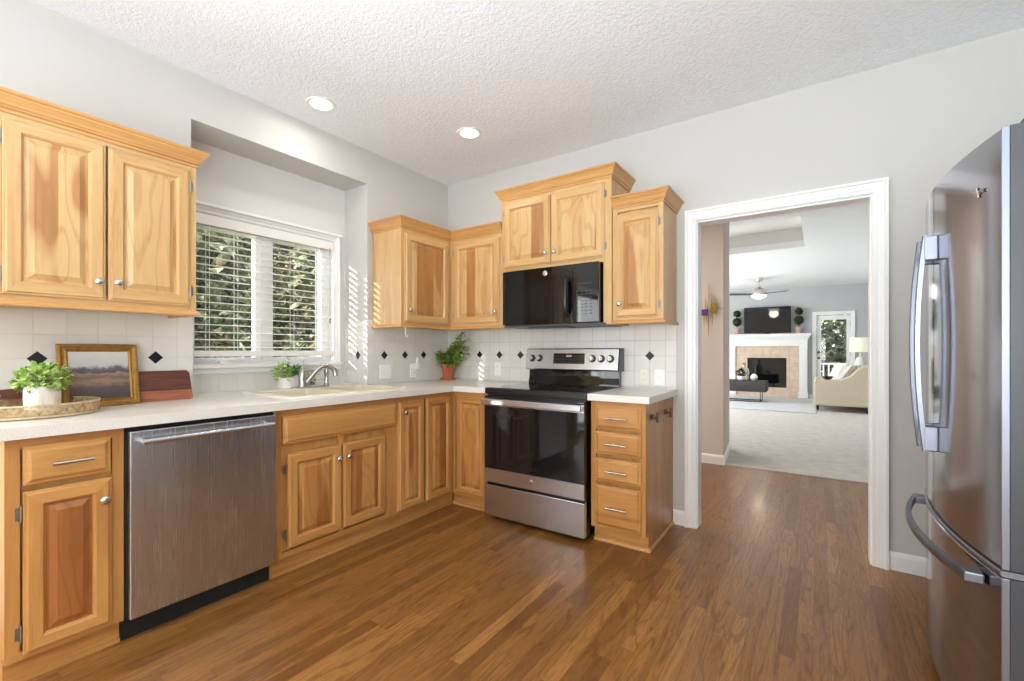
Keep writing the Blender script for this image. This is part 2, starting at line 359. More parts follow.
ORG = {}
def obj(name, mb, mats, parent=None, org=(0, 0, 0), bev=0.0, normals=True, ang=40):
    if parent is not None: org = ORG[parent.name]
    o3 = Vector(org)
    me = bpy.data.meshes.new(name); me.from_pydata([tuple(Vector(v)-o3) for v in mb.v], [], mb.f)
    if not isinstance(mats, (list, tuple)): mats = [mats]
    for mt in mats: me.materials.append(M[mt])
    for p, mi, sm in zip(me.polygons, mb.m, mb.s): p.material_index = mi; p.use_smooth = sm
    if normals:
        b = bmesh.new(); b.from_mesh(me); bmesh.ops.recalc_face_normals(b, faces=b.faces); b.to_mesh(me); b.free()
    me.update()
    if any(mb.s): me.set_sharp_from_angle(angle=math.radians(ang))
    ob = bpy.data.objects.new(name, me); COL.objects.link(ob)
    if parent is not None: ob.parent = parent
    else: ob.location = o3
    ORG[ob.name] = tuple(o3)
    if bev:
        md = ob.modifiers.new('bevel', 'BEVEL'); md.width = bev; md.segments = 2; md.limit_method = 'ANGLE'; md.angle_limit = math.radians(50)
    return ob
def thing(name, label, cat, loc, group=None):
    o = bpy.data.objects.new(name, None); COL.objects.link(o); o.location = loc; o.empty_display_size = 0.05
    o['label'] = label; o['category'] = cat
    if group: o['group'] = group
    ORG[o.name] = tuple(loc); return o
def tag(o, label, cat, group=None):
    o['label'] = label; o['category'] = cat
    if group: o['group'] = group
    return o
def struct(name, mb, mats, **k):
    o = obj(name, mb, mats, **k)
    if o.parent is None: o['kind'] = 'structure'
    return o

TL = lambda u, d, z: (d, u, z)          # left wall: u runs along +y, d out of the wall
TB = lambda u, d, z: (u, -d, z)         # back wall: u runs along +x
DL = (1, 0, 0); DB = (0, -1, 0)

# ------------------------------------------------------------------ room shell
X1 = 4.05; YR = -6.5
NY0, NY1, NZ1, ND = -2.095, -0.915, 2.463, 0.28       # recess around the kitchen window
mb = MB(); mb.box(-0.28, X1, YR, 1.90, -0.12, 0.0); struct('floor', mb, 'floor')
# left wall with recess and patio door opening
PD0, PD1, PDZ = -4.42, -3.15, 2.05
mb = MB()
mb.box(-0.36, 0, NY1, 0.0, 0, H)                       # corner to recess
mb.box(-0.36, 0, PD1, NY0, 0, H)
mb.box(-0.36, 0, NY0, NY1, NZ1, H)                     # over the recess
mb.box(-0.36, 0, NY0, NY1, 0, 0.87)                    # below the counter
mb.box(-0.36, 0, YR, PD0, 0, H); mb.box(-0.36, 0, PD0, PD1, PDZ, H)
struct('wall_left', mb, 'wall')
WY0, WY1, WZ0, WZ1 = -2.04, -1.03, 1.085, 2.03
mb = MB()
mb.box(-0.36, -ND, NY0, WY0, 0.87, NZ1); mb.box(-0.36, -ND, WY1, NY1, 0.87, NZ1)
mb.box(-0.36, -ND, WY0, WY1, 0.87, WZ0); mb.box(-0.36, -ND, WY0, WY1, WZ1, NZ1)
struct('wall_window_recess', mb, 'wall_in')
# back wall with the cased doorway
OX0, OX1, OZ = 2.212, 3.118, 2.035; WT = 0.11
mb = MB(); mb.box(-0.36, OX0, 0, WT, 0, H+0.08); mb.box(OX1, X1, 0, WT, 0, H+0.08); mb.box(OX0, OX1, 0, WT, OZ, H+0.08)
struct('wall_back', mb, 'wall')
mb = MB(); mb.box(X1, X1+0.12, YR, WT, 0, H); struct('wall_right', mb, 'wall')
RW0, RW1, RZ0, RZ1 = 0.5, 3.7, 0.5, 2.4
mb = MB(); mb.box(-0.36, RW0, YR-0.12, YR, 0, H); mb.box(RW1, X1+.12, YR-0.12, YR, 0, H); mb.box(RW0, RW1, YR-0.12, YR, 0, RZ0); mb.box(RW0, RW1, YR-0.12, YR, RZ1, H)
struct('wall_rear', mb, 'wall')
mb = MB(); mb.box(-0.36, X1+.12, YR-.12, 0.0, H, H+0.1); struct('ceiling', mb, 'ceiling')

# casing around the doorway
def casing(mb, T, u0, u1, z0, z1, wd, dd, bottom=False):
    """mitred profiled casing around the opening u0..u1, up to z1"""
    prof = [(0.0, 0.0), (0.0, 0.012), (0.006, 0.016), (0.02, 0.016), (0.026, 0.020), (wd*0.75, 0.024), (wd*0.82, 0.032), (wd, 0.032), (wd, 0.0)]
    corners = [(u0, z0, -1, 0), (u0, z1, -1, 1), (u1, z1, 1, 1), (u1, z0, 1, 0)]
    if bottom: corners = [(u0, z0, -1, -1), (u0, z1, -1, 1), (u1, z1, 1, 1), (u1, z0, 1, -1), (u0, z0, -1, -1)]
    rings = [[T(u+su*o, dd+h, z+sz*o) for o, h in prof] for u, z, su, sz in corners]
    mb.loft(rings, 0)
mb = MB(); casing(mb, TB, OX0, OX1, 0, OZ, 0.071, 0.0); struct('trim_1', mb, 'trim')
mb = MB(); casing(mb, lambda u, d, z: (u, WT+d, z), OX0, OX1, 0, OZ, 0.071, 0.0); struct('trim_2', mb, 'trim')
mb = MB(); mb.box(OX0-0.003, OX0+0.006, 0.001, WT-.001, 0, OZ-.012); mb.box(OX1-0.006, OX1+0.003, 0.001, WT-.001, 0, OZ-.012); mb.box(OX0-.003, OX1+.003, 0.001, WT-.001, OZ-0.012, OZ+.003)
struct('trim_3', mb, 'trim')
BBP = [(0, 0), (0.016, 0), (0.016, 0.075), (0.012, 0.088), (0.005, 0.096), (0, 0.096)]
mb = MB(); mb.sweep([(2.061, 0), (OX0-0.071, 0)], BBP, 1); mb.sweep([(OX1+.071, 0), (X1, 0)], BBP, 1); struct('baseboard_back', mb, 'trim')
mb = MB(); mb.sweep([(X1, 0), (X1, YR)], BBP, 1); struct('baseboard_right', mb, 'trim')

# tiled backsplash, black diamond accents set in
def diamonds(mb, T, us, d, r=0.033):
    for u in us: mb.loft([[T(u+a*r, d-0.004, 1.14+b*r) for a, b in ((1,0),(0,1),(-1,0),(0,-1))], [T(u+a*r, d+0.0012, 1.14+b*r) for a, b in ((1,0),(0,1),(-1,0),(0,-1))]], 1)
mb = MB(); mb.tbox(TB, 0.0, 2.084, 0, 0.008, 0.9145, 1.42)
diamonds(mb, TB, [0.6025+0.2165*k for k in range(-2, 7)], 0.008)
mb.tbox(TB, 2.031, 2.084, 0.008, 0.0105, 0.9145, 1.36)
struct('trim_4', mb, ['tile_back', 'diamond'])
mb = MB(); mb.tbox(TL, NY1, -0.009, 0, 0.008, 0.9145, 1.415); diamonds(mb, TL, [-0.323-0.2165*k for k in range(0, 3)], 0.008)
mb.tbox(TL, -2.97, NY0, 0, 0.008, 0.9145, 1.415); diamonds(mb, TL, [-2.259-0.2165*k for k in range(0, 4)], 0.008)
struct('trim_5', mb, ['tile_left', 'diamond'])
mb = MB(); mb.tbox(lambda u, d, z: (u, NY1-d, z), -ND+.007, 0.008, 0, 0.006, 0.9145, 1.405); diamonds(mb, lambda u, d, z: (u, NY1-d, z), [-0.106], 0.006)
mb.tbox(lambda u, d, z: (u, NY0+d, z), -ND+.007, 0.008, 0, 0.006, 0.9145, 1.405)
struct('trim_6', mb, ['tile_niche', 'diamond'])
mb = MB(); mb.tbox(TL, NY0, NY1, -ND, -ND+0.007, 0.9145, 1.075); struct('trim_7', mb, 'tile_left')

# ------------------------------------------------------------------ kitchen window
mb = MB(); casing(mb, lambda u, d, z: (-ND+d, u, z), WY0, WY1, WZ0, WZ1, 0.052, 0.0, bottom=True)
mb.tbox(lambda u, d, z: (-ND+d, u, z), WY0-.052, WY1+.058, 0, 0.05, 1.068, 1.090)
mb.tbox(lambda u, d, z: (-ND+d, u, z), WY0-.052, WY1+.058, 0, 0.05, WZ1+.04, WZ1+.058)
struct('trim_8', mb, 'trim')
win = thing('window_1', '', '', (-0.33, -1.535, WZ0)); del win['label']; del win['category']; win['kind'] = 'structure'
mb = MB()
xa, xb = -0.355, -0.30
mb.box(xa, xb, WY0, WY0+0.035, WZ0, WZ1); mb.box(xa, xb, WY1-0.035, WY1, WZ0, WZ1); mb.box(xa, xb, WY0+.035, WY1-.035, WZ0, WZ0+0.02); mb.box(xa, xb, WY0+.035, WY1-.035, WZ1-0.03, WZ1)
MC = -1.542; mb.box(xa, xb, MC-0.02, MC+0.02, WZ0+.02, WZ1-.03)
mb.box(xb, -ND, WY0, WY0+0.008, WZ0, WZ1); mb.box(xb, -ND, WY1-.008, WY1, WZ0, WZ1)
struct('window_frame', mb, 'trim', parent=win)
for a, b in ((WY0+0.035, MC-0.02), (MC+0.02, WY1-0.035)):
    mb = MB(); s_ = 0.042; x0, x1 = xa+.006, xb-.006
    mb.box(x0, x1, a, a+s_, WZ0+.02, WZ1-.03); mb.box(x0, x1, b-s_, b, WZ0+.02, WZ1-.03); mb.box(x0, x1, a+s_, b-s_, WZ0+.02, WZ0+.045); mb.box(x0, x1, a+s_, b-s_, WZ1-.085, WZ1-.03)
    sash = struct('window_sash', mb, 'trim', parent=win, bev=0.003)
    mb = MB(); mb.box(-0.332, -0.327, a+s_, b-s_, WZ0+.045, WZ1-.085); struct('window_pane', mb, 'glass', parent=sash)
# casement crank
mb = MB(); mb.box(-0.305, -0.255, -1.84, -1.78, WZ0+.006, WZ0+.022); mb.tube([(-0.27, -1.82, WZ0+.022), (-0.258, -1.82, WZ0+.03), (-0.25, -1.79, WZ0+.033), (-0.245, -1.72, WZ0+.042)], 0.007, 8); mb.ball((-0.243, -1.71, WZ0+.043), 0.011)
o = obj('window_crank', mb, 'white_plastic', parent=win)
# horizontal blind
bl = thing('window_blind', 'white horizontal slat blind hanging in the kitchen window over the sink', 'blind', (-0.29, -1.535, 2.02))
BY0, BY1, BX = -2.025, -1.042, -0.272
mb = MB(); mb.box(BX-.03, BX+.028, BY0, BY1, 1.955, 2.02); obj('valance', mb, 'white_plastic', parent=bl, bev=0.004)
n = 17
for i in range(n):
    z = 1.197 + i*(1.945-1.197)/(n-1)
    mb = MB(); ar = [(-.024, 0.0), (-.012, .0022), (0, .003), (.012, .0022), (.024, 0.0)]
    for sgn in (0,):
        top = [(BX+a, z+b+0.0014-a*0.06) for a, b in ar]; bot = [(BX+a, z+b-0.0014-a*0.06) for a, b in ar[::-1]]
        rg = [[(x, y, zz) for x, zz in top+bot] for y in (BY0+.005, BY1-.005)]
        mb.loft(rg, 0)
    obj('slat', mb, 'white_plastic', parent=bl)
mb = MB(); mb.box(BX-.024, BX+.024, BY0+.005, BY1-.005, 1.138, 1.176); obj('bottom_rail', mb, 'white_plastic', parent=bl, bev=0.003)
for y in (BY0+.12, -1.74, -1.36, BY1-.12):
    mb = MB()
    for x in (BX-.0255, BX+.0255): mb.box(x-.0007, x+.0007, y-.0012, y+.0012, 1.15, 1.957)
    obj('ladder_cord', mb, 'white_plastic', parent=bl)
mb = MB(); mb.tube([(BX+.032, -1.075, 1.97), (BX+.033, -1.075, 1.7), (BX+.033, -1.076, 1.44)], 0.0022, 6); mb.lathe((BX+.033, -1.076, 1.385), [(0, .003), (.005, .006), (.04, .005), (.055, .002)], 8)
obj('tilt_wand', mb, 'hinge', parent=bl)

# ------------------------------------------------------------------ cabinet builders
def ring(T, u0, u1, z0, z1, i, d): return [T(u0+i, d, z0+i), T(u1-i, d, z0+i), T(u1-i, d, z1-i), T(u0+i, d, z1-i)]
def knob(T, D, u, z, d, parent, mat='nickel'):
    mb = MB(); mb.lathe(T(u, d, z), [(0, .009), (.002, .009), (.003, .005), (.012, .0045), (.015, .009), (.018, .0145), (.022, .0155), (.026, .012), (.028, .004)], 18, axis=D)
    return obj('knob', mb, mat, parent=parent)
def pull(T, D, u0, u1, z, d, parent, mat='nickel'):
    mb = MB(); mb.tube([T(u0, d+.03, z), T(u1, d+.03, z)], 0.0065, 12)
    L = u1-u0
    for u in (u0+L*.18, u1-L*.18): mb.tube([T(u, d-.001, z), T(u, d+.03, z)], 0.0045, 10)
    return obj('bar_pull', mb, mat, parent=parent)
def hinge(T, u, z, d, parent, s=1):
    mb = MB(); mb.tube([T(u, d+.006, z-.026), T(u, d+.006, z+.026)], .0045, 8); mb.tbox(T, min(u, u+s*.014), max(u, u+s*.014), d-.0005, d+.0025, z-.021, z+.021)
    for e in (-.03, .026): mb.tube([T(u, d+.006, z+e), T(u, d+.006, z+e+.004)], .003, 8)
    return obj('hinge', mb, 'hinge', parent=parent)
def door(T, D, u0, u1, z0, z1, d, parent, kn=None, hs=None, tone='up', st=0.056, panel=None, hz=None, th=0.02):
    mb = MB(); e = st
    rs = [ring(T, u0, u1, z0, z1, i, d+h) for i, h in ((0, 0.0005), (0, .011), (.004, .0125), (.0065, .0125), (.012, th), (e-.009, th), (e-.003, th-.006), (e, th-.012), (e, 0.0005))]
    mb.loft(rs, 0, cap0=False, cap1=False, mats=[1, 0, 1, 0])
    o = obj('door', mb, [tone+'_v', tone+'_h'], parent=parent)
    mb = MB(); rs = [ring(T, u0, u1, z0, z1, i, d+h) for i, h in ((e-.003, .003), (e-.003, .0075), (e+.008, .0075), (e+.010, .0085), (e+.026, .0165), (e+.028, .0185))]
    mb.loft(rs, 0); obj('panel', mb, panel or tone+'_p', parent=o)
    if kn: knob(T, D, kn[0], kn[1], d+th, o)
    if hs:
        u = u0-.004 if hs == 'L' else u1+.004
        for z in (hz or (z0+.075, z1-.075)): hinge(T, u, z, d, o, -1 if hs == 'L' else 1)
    return o
def drawer(T, D, u0, u1, z0, z1, d, parent, pl=None, tone='lo', name='drawer'):
    mb = MB(); rs = [ring(T, u0, u1, z0, z1, i, d+h) for i, h in ((0, .0005), (0, .010), (.005, .0115), (.008, .0115), (.016, .018), (.020, .020))]
    mb.loft(rs, 0); o = obj(name, mb, tone+'_h', parent=parent)
    if pl: pull(T, D, pl[0], pl[1], (z0+z1)/2 if len(pl) < 3 else pl[2], d+.02, o)
    return o
def frame(T, u0, u1, z0, z1, D1, parent, lw=.036, rw=.036, tw=.04, bw=.04, tone='up', extra=()):
    mb = MB(); d0, d1 = D1-.019, D1
    mb.tbox(T, u0, u0+lw, d0, d1, z0, z1, 0); mb.tbox(T, u1-rw, u1, d0, d1, z0, z1, 0)
    mb.tbox(T, u0+lw, u1-rw, d0, d1-.0006, z1-tw, z1, 1); mb.tbox(T, u0+lw, u1-rw, d0, d1-.0006, z0, z0+bw, 1)
    for a, b, c, e in extra: mb.tbox(T, a, b, d0, d1-.0003, c, e, 0)
    return obj('face_frame', mb, [tone+'_v', tone+'_h'], parent=parent)
CRP = lambda z: [(0, z), (.006, z), (.006, z+.012), (.014, z+.016), (.014, z+.022), (.018, z+.026), (.020, z+.036), (.028, z+.048), (.034, z+.055), (.034, z+.061), (.039, z+.063), (.043, z+.068), (.045, z+.076), (0, z+.076)]
RAILP = lambda z: [(-.012, z), (.010, z), (.014, z+.004), (.014, z+.012), (.008, z+.018), (.004, z+.024), (0, z+.026), (-.012, z+.026)]

UD = 0.33
# upper left cabinet, two doors
c = thing('upper_cabinet', 'two-door maple wall cabinet with crown moulding, left of the kitchen window', 'cabinet', (0, -2.53, 1.36))
mb = MB(); mb.tbox(TL, -2.875, -2.196, 0.009, UD-.02, 1.364, 2.10, 0); obj('carcass', mb, 'up_v', parent=c)
frame(TL, -2.875, -2.195, 1.362, 2.10, UD, c)
mb = MB(); mb.sweep([(0, -2.875), (UD, -2.875), (UD, -2.195), (0.0, -2.195)], CRP(2.080), 1); obj('crown_molding', mb, 'crown', parent=c)
mb = MB(); mb.sweep([(0.012, -2.875), (UD, -2.875), (UD, -2.195), (0.012, -2.195)], RAILP(1.348), 1); obj('light_rail', mb, 'crown', parent=c)
door(TL, DL, -2.838, -2.540, 1.392, 2.062, UD, c, kn=(-2.566, 1.468), hs='L')
door(TL, DL, -2.531, -2.226, 1.392, 2.055, UD, c, kn=(-2.503, 1.470), hs='R')
# corner uppers
c = thing('upper_cabinet', 'single-door maple wall cabinet in the corner, its bright side facing the window', 'cabinet', (0, -0.45, 1.355), 'corner wall cabinets')
del c['group']
mb = MB(); mb.tbox(TL, -0.868, -0.011, 0.009, UD-.02, 1.364, 2.10); obj('carcass', mb, 'up_v', parent=c)
frame(TL, -0.870, -0.331, 1.362, 2.10, UD, c)
mb = MB(); mb.sweep([(0, -0.870), (UD, -0.870), (UD, -UD-.0)], CRP(2.088), 1); obj('crown_molding', mb, 'crown', parent=c)
mb = MB(); mb.sweep([(0.012, -0.870), (UD, -0.870), (UD, -UD)], RAILP(1.350), 1); obj('light_rail', mb, 'crown', parent=c)
door(TL, DL, -0.842, -0.372, 1.392, 2.058, UD, c, kn=(-0.808, 1.478), hs='R')
mb = MB(); mb.tube([(0.315, -0.815, 1.352), (0.315, -0.815, 1.30), (0.318, -0.812, 1.285), (0.325, -0.805, 1.283), (0.330, -0.80, 1.292)], 0.004, 8); mb.lathe((0.315, -.815, 1.343), [(0, .009), (.012, .009)], 12)
tag(obj('cup_hook', mb, 'white_plastic', org=(0.315, -0.815, 1.352)), 'small white hook screwed under the corner wall cabinet', 'hook')
c = thing('upper_cabinet', 'single-door maple wall cabinet on the range wall, between corner and microwave', 'cabinet', (0.6, 0, 1.355))
mb = MB(); mb.tbox(TB, 0.334, 0.864, 0.009, UD-.02, 1.364, 2.10); obj('carcass', mb, 'up_v', parent=c)
frame(TB, 0.331, 0.865, 1.362, 2.10, UD, c)
mb = MB(); mb.sweep([(UD, -UD), (0.865, -UD)], CRP(2.088), 1); obj('crown_molding', mb, 'crown', parent=c)
mb = MB(); mb.sweep([(UD, -UD), (0.865, -UD)], RAILP(1.350), 1); obj('light_rail', mb, 'crown', parent=c)
door(TB, DB, 0.376, 0.842, 1.392, 2.058, UD, c, kn=(0.812, 1.475), hs='L')
# tall hood cabinet
HD = 0.345
c = thing('upper_cabinet', 'raised two-door maple wall cabinet above the microwave, tallest of the wall cabinets', 'cabinet', (1.31, 0, 1.765))
mb = MB(); mb.tbox(TB, 0.871, 1.752, 0.009, HD-.02, 1.768, 2.335)
mb.tbox(TB, 1.700, 1.752, 0.009, HD-.02, 1.352, 1.768); mb.tbox(TB, 0.871, 0.900, 0.009, HD-.02, 1.352, 1.768); obj('carcass', mb, 'up_v', parent=c)
mb = MB(); mb.tbox(TB, 0.869, 0.906, HD-.019, HD, 1.35, 2.335, 0); mb.tbox(TB, 1.698, 1.754, HD-.019, HD, 1.35, 2.335, 0)
mb.tbox(TB, .906, 1.698, HD-.019, HD-.0006, 2.28, 2.335, 1); mb.tbox(TB, .906, 1.698, HD-.019, HD-.0006, 1.768, 1.81, 1); obj('face_frame', mb, ['up_v', 'up_h'], parent=c)
mb = MB(); mb.sweep([(0.869, 0), (0.869, -HD), (1.754, -HD), (1.754, 0)], CRP(2.318), 1); obj('crown_molding', mb, 'crown', parent=c)
door(TB, DB, 0.900, 1.300, 1.797, 2.290, HD, c, kn=(1.268, 1.872), hs='L')
door(TB, DB, 1.308, 1.704, 1.797, 2.290, HD, c, kn=(1.338, 1.872), hs='R')
# right narrow upper
c = thing('upper_cabinet', 'narrow single-door maple wall cabinet beside the doorway', 'cabinet', (1.92, 0, 1.355))
mb = MB(); mb.tbox(TB, 1.759, 2.083, 0.011, UD-.02, 1.364, 2.12); obj('carcass', mb, 'up_v', parent=c)
frame(TB, 1.757, 2.085, 1.362, 2.12, UD, c, rw=.03)
mb = MB(); mb.sweep([(1.757, -UD), (2.085, -UD), (2.085, 0)], CRP(2.102), 1); obj('crown_molding', mb, 'crown', parent=c)
mb = MB(); mb.sweep([(1.757, -UD), (2.085, -UD), (2.085, -0.012)], RAILP(1.350), 1); obj('light_rail', mb, 'crown', parent=c)
door(TB, DB, 1.785, 2.055, 1.392, 2.058, UD, c, kn=(1.812, 1.478), hs='R')

# ---- base cabinets
BD = 0.59; CZ = 0.872
def base_toe(T, u0, u1, D0, parent):
    mb = MB(); mb.tbox(T, u0, u1, D0-.018, D0, 0.0, 0.105, 0); mb.tbox(T, u0, u1, D0, D0+.010, 0, 0.018, 0)
    obj('toe_kick', mb, 'lo_h', parent=parent)
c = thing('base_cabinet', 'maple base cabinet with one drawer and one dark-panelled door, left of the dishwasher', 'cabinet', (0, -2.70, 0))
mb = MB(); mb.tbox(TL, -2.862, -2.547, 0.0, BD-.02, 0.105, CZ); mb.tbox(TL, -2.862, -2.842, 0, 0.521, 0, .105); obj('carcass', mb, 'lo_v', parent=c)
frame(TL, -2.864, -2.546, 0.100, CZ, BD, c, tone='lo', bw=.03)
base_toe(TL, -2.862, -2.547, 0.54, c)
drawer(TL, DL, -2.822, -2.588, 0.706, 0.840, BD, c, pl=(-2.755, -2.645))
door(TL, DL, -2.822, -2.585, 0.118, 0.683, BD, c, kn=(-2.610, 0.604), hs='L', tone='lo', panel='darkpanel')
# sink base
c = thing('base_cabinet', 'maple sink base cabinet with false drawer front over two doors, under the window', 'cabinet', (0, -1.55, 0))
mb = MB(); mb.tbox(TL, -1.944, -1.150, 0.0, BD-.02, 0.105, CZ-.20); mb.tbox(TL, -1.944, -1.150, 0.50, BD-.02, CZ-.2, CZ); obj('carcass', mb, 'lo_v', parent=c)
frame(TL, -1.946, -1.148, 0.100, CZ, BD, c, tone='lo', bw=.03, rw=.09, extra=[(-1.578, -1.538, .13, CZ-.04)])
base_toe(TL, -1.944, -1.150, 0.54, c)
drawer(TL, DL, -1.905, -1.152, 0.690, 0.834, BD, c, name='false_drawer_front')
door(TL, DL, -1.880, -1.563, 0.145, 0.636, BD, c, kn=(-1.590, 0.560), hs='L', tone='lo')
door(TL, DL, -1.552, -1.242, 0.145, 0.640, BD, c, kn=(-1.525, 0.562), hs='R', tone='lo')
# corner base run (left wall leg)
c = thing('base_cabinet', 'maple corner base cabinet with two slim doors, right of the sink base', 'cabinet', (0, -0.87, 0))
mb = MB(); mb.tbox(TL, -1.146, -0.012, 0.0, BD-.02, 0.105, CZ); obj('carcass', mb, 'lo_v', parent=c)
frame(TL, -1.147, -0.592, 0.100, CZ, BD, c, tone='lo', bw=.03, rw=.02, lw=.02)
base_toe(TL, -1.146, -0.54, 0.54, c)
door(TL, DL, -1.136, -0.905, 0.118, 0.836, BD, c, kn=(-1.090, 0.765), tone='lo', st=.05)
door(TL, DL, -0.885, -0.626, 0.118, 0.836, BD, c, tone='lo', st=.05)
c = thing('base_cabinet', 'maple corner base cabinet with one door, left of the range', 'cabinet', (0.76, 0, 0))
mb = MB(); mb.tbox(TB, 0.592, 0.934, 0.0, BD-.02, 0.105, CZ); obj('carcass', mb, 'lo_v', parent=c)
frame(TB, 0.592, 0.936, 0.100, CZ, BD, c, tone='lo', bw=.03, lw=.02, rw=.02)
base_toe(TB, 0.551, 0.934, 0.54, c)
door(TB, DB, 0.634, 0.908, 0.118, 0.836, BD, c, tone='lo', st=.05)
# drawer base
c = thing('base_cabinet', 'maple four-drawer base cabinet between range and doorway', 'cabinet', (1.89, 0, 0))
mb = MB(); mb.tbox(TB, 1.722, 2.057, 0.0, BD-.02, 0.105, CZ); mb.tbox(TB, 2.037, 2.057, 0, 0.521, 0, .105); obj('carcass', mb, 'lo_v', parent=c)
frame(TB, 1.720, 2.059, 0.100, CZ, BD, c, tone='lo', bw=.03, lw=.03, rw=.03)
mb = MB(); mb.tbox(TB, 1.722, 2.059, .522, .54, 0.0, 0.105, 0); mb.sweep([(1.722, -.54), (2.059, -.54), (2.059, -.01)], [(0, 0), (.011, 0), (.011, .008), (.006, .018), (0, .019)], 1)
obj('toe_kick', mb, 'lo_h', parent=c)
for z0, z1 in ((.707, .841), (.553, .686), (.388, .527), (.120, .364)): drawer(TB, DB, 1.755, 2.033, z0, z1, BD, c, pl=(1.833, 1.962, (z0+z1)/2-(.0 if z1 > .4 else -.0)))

# ---- countertops
def prism(mb, poly, z0, z1, mat=0):
    mb.loft([[(x, y, z0) for x, y in poly], [(x, y, z1) for x, y in poly]], mat)
CD = 0.632
SX0, SX1, SY0, SY1 = 0.02, 0.50, -1.775, -1.045       # sink cut-out
mb = MB()
mb.box(0.0, CD, -2.90, SY0, CZ+.001, .914); mb.box(SX1, CD, SY0, SY1, CZ+.001, .914); mb.box(0.0, SX0, SY0, SY1, CZ+.001, .914)
mb.box(-ND+.001, 0.0, NY0+.001, NY1-.001, CZ+.001, .914)
mb.box(0.0, CD, SY1, 0, CZ+.001, .914); mb.box(CD, 0.938, -CD, 0, CZ+.001, .914)
tag(obj('countertop', mb, 'counter', org=(0.3, -1.5, .873), bev=0), 'off-white L-shaped laminate countertop holding the sink', 'countertop')
mb = MB(); mb.box(1.712, 2.092, -CD, 0, CZ+.001, .914)
tag(obj('countertop', mb, 'counter', org=(1.9, -.3, .873), bev=.003), 'short off-white countertop on the four-drawer cabinet, right of the range', 'countertop')

# ------------------------------------------------------------------ sink and faucet
s = thing('sink', 'white drop-in double-bowl sink below the kitchen window', 'sink', (0.22, -1.41, .914))
def rrect(x0, x1, y0, y1, r, z, n=6):
    out = []
    for cx, cy, a0 in ((x1-r, y1-r, 0), (x0+r, y1-r, 90), (x0+r, y0+r, 180), (x1-r, y0+r, 270)):
        for k in range(n+1):
            a = math.radians(a0+90*k/n); out.append((cx+r*math.cos(a), cy+r*math.sin(a), z))
    return out
RX0, RX1, RY0, RY1 = -0.035, 0.545, -1.83, -0.99
mb = MB(); mid = -1.41
# rim: flat deck built from strips around bowls, rounded outer lip
mb.loft([rrect(RX0, RX1, RY0, RY1, .05, .9142), rrect(RX0+.002, RX1-.002, RY0+.002, RY1-.002, .05, .922), rrect(RX0+.012, RX1-.012, RY0+.012, RY1-.012, .045, .926)], 0, True, cap0=False, cap1=False)
zt = .926; bx0, bx1 = 0.075, 0.49
mb.box(RX0+.012, bx0, RY0+.03, RY1-.03, zt-.008, zt); mb.box(bx1, RX1-.012, RY0+.03, RY1-.03, zt-.008, zt)
mb.box(RX0+.03, RX1-.03, RY0+.012, RY0+.055, zt-.0082, zt-.0002); mb.box(RX0+.03, RX1-.03, RY1-.055, RY1-.012, zt-.0082, zt-.0002)
mb.box(bx0, bx1, mid-.018, mid+.018, zt-.01, zt-.003)
for a, b in ((RY0+.053, mid-.016), (mid+.016, RY1-.053)):
    mb.loft([rrect(bx0-.002, bx1+.002, a, b, .05, zt-.001), rrect(bx0+.006, bx1-.006, a+.008, b-.008, .05, zt-.012), rrect(bx0+.014, bx1-.014, a+.016, b-.016, .05, .78), rrect(bx0+.04, bx1-.04, a+.04, b-.04, .04, .752)], 1, True, cap0=False)
obj('basin', mb, ['sink', 'sinkbowl_shaded'], parent=s, normals=False)
for y in ((RY0+mid)/2+.02, (RY1+mid)/2-.02):
    mb = MB(); mb.lathe((0.29, y, .752), [(0, .045), (.004, .045), (.005, .03), (.001, .025)], 20); obj('drain', mb, 'faucet', parent=s)
f = thing('faucet', 'brushed nickel single-lever kitchen faucet with curved spout behind the sink', 'faucet', (0.02, -1.44, .926))
fx, fy = 0.02, -1.455
mb = MB(); mb.loft([rrect(fx-.028, fx+.028, fy-.08, fy+.20, .027, .9262), rrect(fx-.028, fx+.028, fy-.08, fy+.20, .027, .932), rrect(fx-.023, fx+.023, fy-.075, fy+.195, .022, .936)], 0, True); obj('escutcheon', mb, 'faucet', parent=f)
mb = MB(); mb.lathe((fx, fy, .9355), [(0, .026), (.004, .027), (.012, .024), (.05, .023), (.075, .026), (.082, .024), (.095, .020), (.11, .012), (.118, .006)], 24); obj('body', mb, 'faucet', parent=f)
mb = MB(); mb.tube([(fx, fy, 1.045), (fx-.004, fy+.004, 1.06), (fx-.012, fy+.01, 1.085), (fx-.02, fy+.016, 1.11)], [.007, .006, .006, .008], 10); obj('lever', mb, 'faucet', parent=f)
pts = []
for k in range(15):
    t = k/14; L = .175
    z = .965+.115*math.sin(min(1, t*1.12)*PI*.62)/math.sin(PI*.5) if t < .86 else 0
    pts.append((fx+.02+.30*t*L, fy+.015+L*t, .962+(.112*math.sin(t*PI*.72)**1.15 if t > 0 else 0)))
dx = pts[-1]; pts.append((dx[0]+.004, dx[1]+.008, dx[2]-.02)); pts.append((dx[0]+.004, dx[1]+.008, dx[2]-.045))
mb = MB(); mb.tube(pts, [.015]*3+[.014]*9+[.014, .0145, .016, .017, .017], 14); obj('spout', mb, 'faucet', parent=f)
mb = MB(); sx, sy = 0.02, -1.275
mb.lathe((sx, sy, .9365), [(0, .022), (.006, .022), (.01, .016), (.05, .015), (.06, .012)], 18)
mb.lathe((sx, sy, .995), [(0, .013), (.02, .017), (.05, .02), (.06, .016), (.068, .006)], 18)
tag(obj('sink_sprayer', mb, 'faucet', org=(sx, sy, .9365)), 'brushed nickel side sprayer standing right of the faucet spout', 'sprayer')

